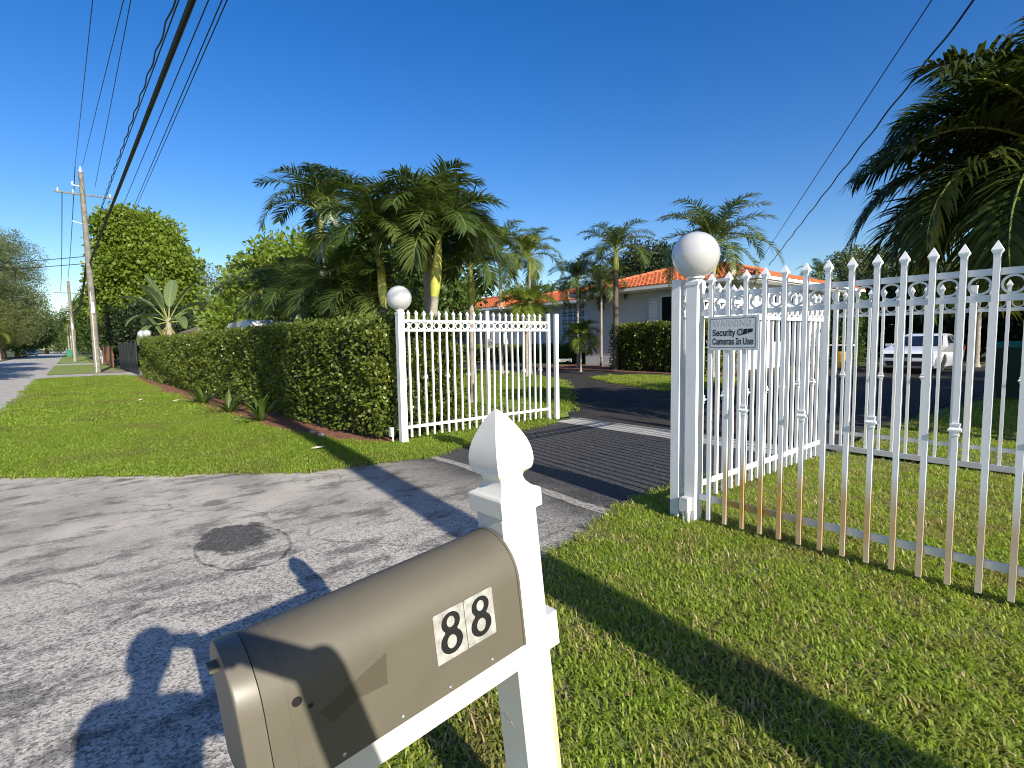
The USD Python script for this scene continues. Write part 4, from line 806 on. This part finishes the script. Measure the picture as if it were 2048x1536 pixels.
def wire(label, A, B, rad, sag=.0, twist=0., n=40, group=None):
    A, B = np.array(A, float), np.array(B, float); u = np.linspace(0, 1, n)[:, None]; p = A+(B-A)*u-np.array([0, 0, 1])*4*sag*u*(1-u); mb = MB()
    if twist:
        L_ = np.linalg.norm(B-A); n2 = int(L_/.12); u = np.linspace(0, 1, n2)[:, None]; p = A+(B-A)*u-np.array([0, 0, 1])*4*sag*u*(1-u)
        ph = np.linspace(0, L_/1.5*2*PI, n2)[:, None]; off = np.c_[np.zeros((n2, 1)), np.cos(ph), np.sin(ph)]*twist
        mb.tube(p+off, rad, 5)
    else: mb.tube(p, rad, 6)
    t = mb.build('overhead_wire', wire_m); tag(prim(t), label, 'wire', group); return t
G = 'overhead wires along the street'
wire('thin wire leftmost in the sky', (-38.5, .853, 11.5), (3.6, 1.075, 8.33), .011, group=G)
wire('thin wire second from the left in the sky', (-38.5, 1.18, 11.6), (3.6, 1.765, 7.87), .011, group=G)
wire('thin wire third from the left in the sky', (-38.5, 1.65, 10.48), (3.6, 1.611, 8.86), .011, group=G)
wire('twisted dark cable left of the thick black cable', (-38.5, 1.7, 8.95), (3.6, 1.906, 6.845), .016, twist=.016, group=G)
wire('dark straight wire beside the twisted cable', (-38.5, 1.8, 9.1), (3.6, 1.987, 6.906), .014, group=G)
wire('thick black cable bundle running down to the nearest pole', (-38.5, 1.16, 6.25), (3.6, 1.543, 5.496), .042, group=G)
wire('thin wire just right of the thick cable', (-38.5, 2.2, 7.9), (3.6, 1.811, 6.03), .010, group=G)
wire('thin wire second right of the thick cable', (-38.5, 2.6, 7.66), (3.6, 1.862, 6.14), .010, group=G)
wire('thin wire third right of the thick cable', (-38.5, 3.2, 8.88), (3.6, 1.69, 5.617), .010, group=G)
wire('thin service wire to the house at upper right', (3.6, 1.5, 7.76), (-10.43, 22.2, 4.41), .010, group=G)
wire('twisted service cable to the house corner at upper right', (3.6, 1.5, 6.79), (-9.95, 22.2, 4.35), .016, twist=.014, group=G)
wire('thick black cable from the nearest pole to the second pole', (-38.5, 1.0, 6.2), (-72, .4, 5.2), .06, sag=1.2, group=G)
wire('high thin wire between the two poles', (-38.5, .85, 11.5), (-72, .25, 8.5), .02, sag=.4, group=G)
wire('high second thin wire between the two poles', (-38.5, .2, 10.0), (-72, -.4, 7.3), .02, sag=.4, group=G)
wire('thin wire crossing the street from the nearest pole', (-38.5, 1.1, 6.6), (-52, -14, 6.4), .02, sag=.3, group=G)
wire('lower thin wire crossing the street from the nearest pole', (-38.5, 1.1, 6.2), (-52, -14, 5.8), .02, sag=.2, group=G)
wire('thin service wire from the nearest pole to the neighbour house', (-38.5, 1.1, 6.4), (-42, 8, 3.3), .016, sag=.2, group=G)

# ------------------------------------------------------------------ neighbours' fences
t = thing('privacy_fence', 'dark screened fence behind the nearest utility pole', 'fence', (-40, 2.55, 0))
for k in range(6):
    x = -45+k*2.4; MB().post(x, 2.56, 0, 1.75, .06).build('post', mesh_dark, t)
    if k < 5: MB().bbox((x+.03, 2.55, .05), (x+2.37, 2.57, 1.68)).build('screen_panel', mesh_dark, t)
t = thing('board_fence', 'brown and white board fence beyond the dark screened fence', 'fence', (-58, 2.3, 0)); fr2 = np.random.default_rng(3)
for k in range(70):
    x = -47-k*.36; MB().bbox((x, 2.25+fr2.normal(0, .01), 0), (x+.33, 2.29, 1.55+fr2.normal(0, .02))).build('board', wood_brown if k < 44 else white, t)

# ------------------------------------------------------------------ vehicles
def car(label, x, y, rz, m, name='parked_car', group=None, sil=None, hw=.90):
    """a four door saloon, nose towards local +x"""
    t = thing(name, label, 'car', (x, y, 0), group); ca, sa = math.cos(rz), math.sin(rz); R = np.array([[ca, -sa, 0], [sa, ca, 0], [0, 0, 1]]); o = (x, y, 0)
    def part(b, nm, mm, parent=t, smooth=False): return b.xf(R, o).build(nm, mm, parent, smooth)
    body = Polygon([(2.33, .30), (2.36, .52), (2.28, .70), (1.95, .83), (1.25, .95), (.95, .98), (.2, 1.34), (-.25, 1.44), (-.95, 1.42), (-1.75, 1.08), (-2.2, 1.03), (-2.33, .85), (-2.32, .40), (-2.2, .22), (2.15, .20)])
    for wx in (1.42, -1.40): body = body.difference(Polygon([(wx+.37*math.cos(a), .33+.37*math.sin(a)) for a in np.linspace(0, 2*PI, 28)[:-1]]))
    if body.geom_type != 'Polygon': body = max(body.geoms, key=lambda g_: g_.area)
    def halfw(px__, pz):
        w = hw*(1-.10*max(0, (abs(px__)-1.5)/.86)**2)
        if pz > .95: w *= 1-.30*((pz-.95)/.5)
        elif pz < .45: w *= 1-.10*((.45-pz)/.25)
        return w
    ring = np.array(LineString(list(body.exterior.coords)).segmentize(.12).coords)[:-1]
    rings = [np.array([(p[0], s*halfw(*p), p[1]) for p in ring]) for s in (-1, -.93, 0, .93, 1)]
    for i_, s_ in ((0, -1), (4, 1)): rings[i_] = np.array([(ctr_[0]+(p[0]-ctr_[0])*.985, s_*halfw(*p), ctr_[1]+(p[1]-ctr_[1])*.97) for p in ring for ctr_ in ((0, .7),)])
    b = MB().loft(rings, cap=False); v, f = trimesh.creation.triangulate_polygon(Polygon(ring), engine='earcut'); v = np.asarray(v)
    if len(v) == len(ring):
        for s, rr in ((-1, rings[0]), (1, rings[4])): b.add(np.array([(ctr_[0]+(p[0]-ctr_[0])*.985, s*halfw(*p), ctr_[1]+(p[1]-ctr_[1])*.97) for p in v for ctr_ in ((0, .7),)]), f if s > 0 else np.asarray(f)[:, ::-1])
    bd_ = part(b, 'body', m, smooth=35)
    def glassp(pts, nm, parent=bd_):
        for s in (-1, 1):
            pg = Polygon(pts); vv, ff = trimesh.creation.triangulate_polygon(pg, engine='earcut'); part(MB().add(np.array([(p[0], s*(halfw(*p)+.006), p[1]) for p in vv]), ff), nm, glass_dark, parent)
    glassp([(.78, 1.00), (.18, 1.29), (-.28, 1.37), (-.28, 1.00)], 'side_window'); glassp([(-.36, 1.00), (-.36, 1.375), (-.92, 1.355), (-1.35, 1.15), (-1.30, 1.02)], 'side_window')
    part(MB().add([(.98, -.74, .985), (.98, .74, .985), (.24, .60, 1.335), (.24, -.60, 1.335)], [[0, 1, 2, 3]]).xf(np.eye(3), (.012, 0, .012)), 'windscreen', glass_dark, bd_)
    part(MB().add([(-1.72, -.70, 1.10), (-1.72, .70, 1.10), (-1.0, .58, 1.41), (-1.0, -.58, 1.41)], [[3, 2, 1, 0]]).xf(np.eye(3), (-.012, 0, .012)), 'rear_window', glass_dark, bd_)
    part(MB().loft([np.array([(2.30+xx, yy, zz) for yy, zz in ((-.62, .60), (.62, .60), (.70, .72), (-.70, .72))]) for xx in (-.1, .045)]), 'grille', black, bd_)
    part(MB().loft([np.array([(2.30+xx, yy, zz) for yy, zz in ((-.60, .30), (.60, .30), (.66, .46), (-.66, .46))]) for xx in (-.1, .052)]), 'lower_grille', black, bd_)
    for s in (-1, 1):
        part(MB().loft([np.array([(a_, s*b2, c_) for a_, b2, c_ in ((2.16+xx, .56, .66), (2.02+xx, .87, .70), (1.86+xx, .88, .79), (2.06+xx, .58, .77))]) for xx in (-.05, .06)]), 'headlight', glass_dark, bd_)
        part(MB().loft([np.array([(-2.30+xx, s*b2, c_) for b2, c_ in ((.55, .78), (.84, .78), (.84, .95), (.55, .95))]) for xx in (-.04, .08)]), 'tail_light', mat(f'tail_{abs(int(x*10))}_{s+1}', (.3, .01, .01), .2), bd_)
        part(MB().box((.72, s*.98, 1.02), (.12, .18, .11)), 'mirror', m, bd_)
        for wx in (1.42, -1.40):
            q_ = np.linspace(0, 2*PI, 25)[:-1]; w = MB().loft([[(wx+rr*math.cos(a), s*yy, .33+rr*math.sin(a)) for a in q_] for rr, yy in ((.20, .86), (.31, .87), (.33, .84), (.33, .68), (.2, .66))]); wt = part(w, 'wheel', tyre)
            part(MB().loft([[(wx+rr*math.cos(a), s*yy, .33+rr*math.sin(a)) for a in q_] for rr, yy in ((.20, .80), (.215, .872), (.19, .872), (.17, .84))], False), 'rim', alloy, wt)
            for k in range(5):
                a = k*2*PI/5; part(MB().box((wx+.1*math.cos(a), s*.855, .33+.1*math.sin(a)), (.20, .03, .05), [[math.cos(a), 0, -math.sin(a)], [0, 1, 0], [math.sin(a), 0, math.cos(a)]]), 'spoke', alloy, wt)
    part(MB().bbox((2.352, -.16, .48), (2.362, .16, .58)), 'number_plate', label_w, bd_)
    return t
car('white saloon car parked nose out on the driveway behind the fences', -5.35, 25.3, -PI/2, car_white)
car('distant white car at the left kerb of the street', -140, -6.0, 0., car_white)
van = thing('parked_van', 'white van whose domed roof shows over the hedge', 'van', (-19.2, 4.9, 0))
sil = Polygon([(-2.4, .35), (-2.45, 1.6), (-2.3, 2.05), (-1.9, 2.22), (.6, 2.25), (1.2, 2.05), (1.9, 1.35), (2.5, 1.15), (2.6, .4)])
ring = np.array(LineString(list(sil.exterior.coords)).segmentize(.3).coords)[:-1]; hwv = lambda z: .95*(1-.18*max(0, (z-1.2))/1.0)
v, f = trimesh.creation.triangulate_polygon(Polygon(ring), engine='earcut'); b = MB().loft([np.array([(-19.2+p[0], 5.2+s*hwv(p[1]), p[1]) for p in ring]) for s in (-1, 0, 1)], False)
for s in (-1, 1): b.add(np.array([(-19.2+p[0], 5.2+s*hwv(p[1]), p[1]) for p in v]), f)
vb = b.build('body', stucco_trim, van, smooth=30)
for s in (-1, 1):
    MB().box((-17.9, 5.2+s*.92, 1.55), (.9, .02, .5)).build('side_window', glass_dark, vb)
    for wx in (1.7, -1.5):
        q_ = np.linspace(0, 2*PI, 21)[:-1]; MB().loft([[(-19.2+wx+.34*math.cos(a), 5.2+s*yy, .34+.34*math.sin(a)) for a in q_] for yy in (.78, .97)]).build('wheel', tyre, van)

# bins and small things
def bin_(label, x, y, m, lid, s=1., rz=0):
    t = thing('wheelie_bin', label, 'bin', (x, y, 0)); MB().loft([np.array([(x+a*w*s, y+b*d*s, z*s) for a, b in ((1, -1), (1, 1), (-1, 1), (-1, -1))]) for w, d, z in ((.24, .27, .08), (.30, .36, 1.0))]).build('body', m, t)
    MB().loft([np.array([(x+a*w*s, y+b*d*s, z*s) for a, b in ((1, -1), (1, 1), (-1, 1), (-1, -1))]) for w, d, z in ((.33, .40, 1.0), (.33, .40, 1.05), (.26, .33, 1.10))]).build('lid', lid, t)
    for k in (-1, 1): MB().loft([[(x+k*.26*s+o, y+.30*s+.1*math.cos(a), .1+.1*math.sin(a)) for a in np.arange(16)*PI/8] for o in (-.03, .03)]).build('wheel', tyre, t)
bin_('dark wheelie bin with green lid at the right edge behind the gate', -1.60, 15.0, dark_green, green_lid, 1.12)
bin_('green bin standing beside the far street verge', -108, -.2, green_lid, green_lid, 1.1)
yb_ = thing('yellow_barrel', 'yellow rounded planter under a white shelf by the house corner', 'planter', (-8.6, 26.4, 0))
MB().lathe([(.30, 0), (.36, .15), (.36, .62), (.30, .70)], (-8.45, 26.3, 0), 18).build('tub', yellow, yb_, smooth=40)
ws = thing('white_shelf', 'white bench shelf beside the yellow planter', 'bench', (-9.1, 26.8, 0)); MB().bbox((-9.9, 26.5, .95), (-8.2, 27.0, 1.02)).build('top', stucco_trim, ws)
for xx in (-9.8, -8.3): MB().bbox((xx-.03, 26.6, 0), (xx+.03, 26.9, .95)).build('leg', stucco_trim, ws)

# ------------------------------------------------------------------ the photographer, whose shadow lies on drive and mailbox
fh = np.array([FW[0], FW[1], 0]); fh /= np.linalg.norm(fh); rh = np.array([fh[1], -fh[0], 0])
def pp(right, back, z): return rh*right-fh*back+np.array([0, 0, z])
def bone(a, ra, b, rb):
    sa_, sb_ = (m3.Manifold.sphere(q_, 20).translate(tuple(map(float, p))) for p, q_ in ((a, ra), (b, rb)))
    return m3.Manifold.batch_hull([sa_, sb_])
def merge(bones):
    m_ = bones[0]
    for b in bones[1:]: m_ = m_+b
    m_ = m_.refine_to_length(.025); t_ = m_.to_mesh(); k = trimesh.Trimesh(t_.vert_properties[:, :3], t_.tri_verts, process=True); trimesh.smoothing.filter_taubin(k, iterations=8); return k
ph = thing('person', 'person standing by the mailbox holding a phone up in both hands, T-shirt and shorts', 'person', pp(.08, .38, 0))
hip_, sh = .38, .36
J = dict(head=pp(.045, .27, 1.50), neck=pp(.055, .34, 1.37), ls=pp(-.075, .37, 1.285), rs=pp(.225, .36, 1.31), chest=pp(.075, .37, 1.15), belly=pp(.08, .37, .97), lh=pp(-.03, .38, .86), rhp=pp(.16, .38, .86),
         le=pp(-.13, .20, 1.09), lw=pp(-.05, .05, 1.365), re=pp(.46, .20, 1.235), rw=pp(.30, .10, 1.415), lk=pp(-.05, .36, .47), rk=pp(.19, .36, .47), la=pp(-.07, .40, .08), ra=pp(.21, .40, .08))
bones = [bone(J['neck']-[0, 0, .02], .055, J['head']-[0, 0, .03], .062), bone(J['head']+[0, 0, .03], .088, J['head']-[0, 0, .045]+fh*.02, .066), bone(J['ls'], .06, J['rs'], .06), bone(J['ls'], .06, J['belly']-rh*.06, .10), bone(J['rs'], .06, J['belly']+rh*.06, .10), bone(J['chest'], .12, J['belly'], .12), bone(J['lh'], .105, J['rhp'], .105), bone(J['belly'], .12, (J['lh']+J['rhp'])/2, .11)]
for s in 'lr':
    bones += [bone(J[s+'s'], .055, J[s+'e'], .042), bone(J[s+'e'], .05, J[s+'w'], .04), bone(J[{'l': 'lh', 'r': 'rhp'}[s]], .095, J[s+'k'], .06), bone(J[s+'k'], .058, J[s+'a'], .04), bone(J[s+'a']-[0, 0, .03], .045, J[s+'a']+fh*.16-[0, 0, .05], .032)]
for s, wrist, side in (('l', J['lw'], -1), ('r', J['rw'], 1)):
    grip = pp(-.065 if side < 0 else .085, .028, 1.40 if side < 0 else 1.425); bones.append(bone(wrist, .028, grip+rh*.012*side, .024))
    for k in range(4):
        z_ = (-.033+.022*k); b0 = grip+np.array([0, 0, z_])+rh*.014*side; b1 = b0-rh*.014*side+fh*.001; bones += [bone(b0, .0095, b1, .0085), bone(b1, .0085, b1-rh*.022*side*(1-.1*k), .0075)]
    bones += [bone(grip-fh*.02, .012, grip-fh*.028-rh*.03*side, .009)]
bm = merge(bones); skin = mat('skin', (.42, .25, .17), .55, .06)
pb = MB().add(bm.vertices, bm.faces).build('body', skin, ph, smooth=True)
cl = merge([bone(J['ls'], .078, J['rs'], .078), bone(J['ls'], .075, J['belly']-rh*.06, .115), bone(J['rs'], .075, J['belly']+rh*.06, .115), bone(J['chest'], .135, J['belly'], .135), bone(J['belly'], .135, (J['lh']+J['rhp'])/2, .125),
            bone(J['ls'], .07, J['ls']*.45+J['le']*.55, .062), bone(J['rs'], .07, J['rs']*.45+J['re']*.55, .062)])
MB().add(cl.vertices, cl.faces).build('shirt', mat('shirt_blue', (.10, .13, .20), .9, .1), pb, smooth=True)
so = merge([bone(J['lh'], .122, J['rhp'], .122), bone(J['lh'], .11, J['lk']+[0, 0, .08], .085), bone(J['rhp'], .11, J['rk']+[0, 0, .08], .085)])
MB().add(so.vertices, so.faces).build('shorts', mat('shorts_grey', (.12, .12, .11), .9, .1), pb, smooth=True)
hm = merge([bone(J['head']+[0, 0, .04]-fh*.012, .093, J['head']-fh*.03, .088)]); MB().add(hm.vertices, hm.faces).build('hair', mat('hair_dark', (.03, .022, .016), .7, .2), pb, smooth=True)
for s in (-1, 1):
    e = trimesh.creation.icosphere(2, .012); MB().add(np.array(e.vertices)+J['head']+fh*.085+rh*.03*s, e.faces).build('eye', white, pb)
ns = merge([bone(J['head']+fh*.088-[0, 0, .005], .009, J['head']+fh*.102-[0, 0, .035], .013)]); MB().add(ns.vertices, ns.faces).build('nose', skin, pb, smooth=True)
phn = thing('phone', 'dark phone held sideways in the hands of the person by the mailbox', 'phone', pp(.01, .03, 1.41))
Rp = np.c_[RT, -FW, UP]; cpn = EYE-FW*.022-UP*.005+RT*.012
MB().box(cpn, (.150, .0085, .073), Rp).build('case', black, phn); MB().box(cpn-FW*.005, (.142, .001, .066), Rp).build('screen', glass_dark, phn)

print('prims', sum(1 for _ in stage.Traverse()))
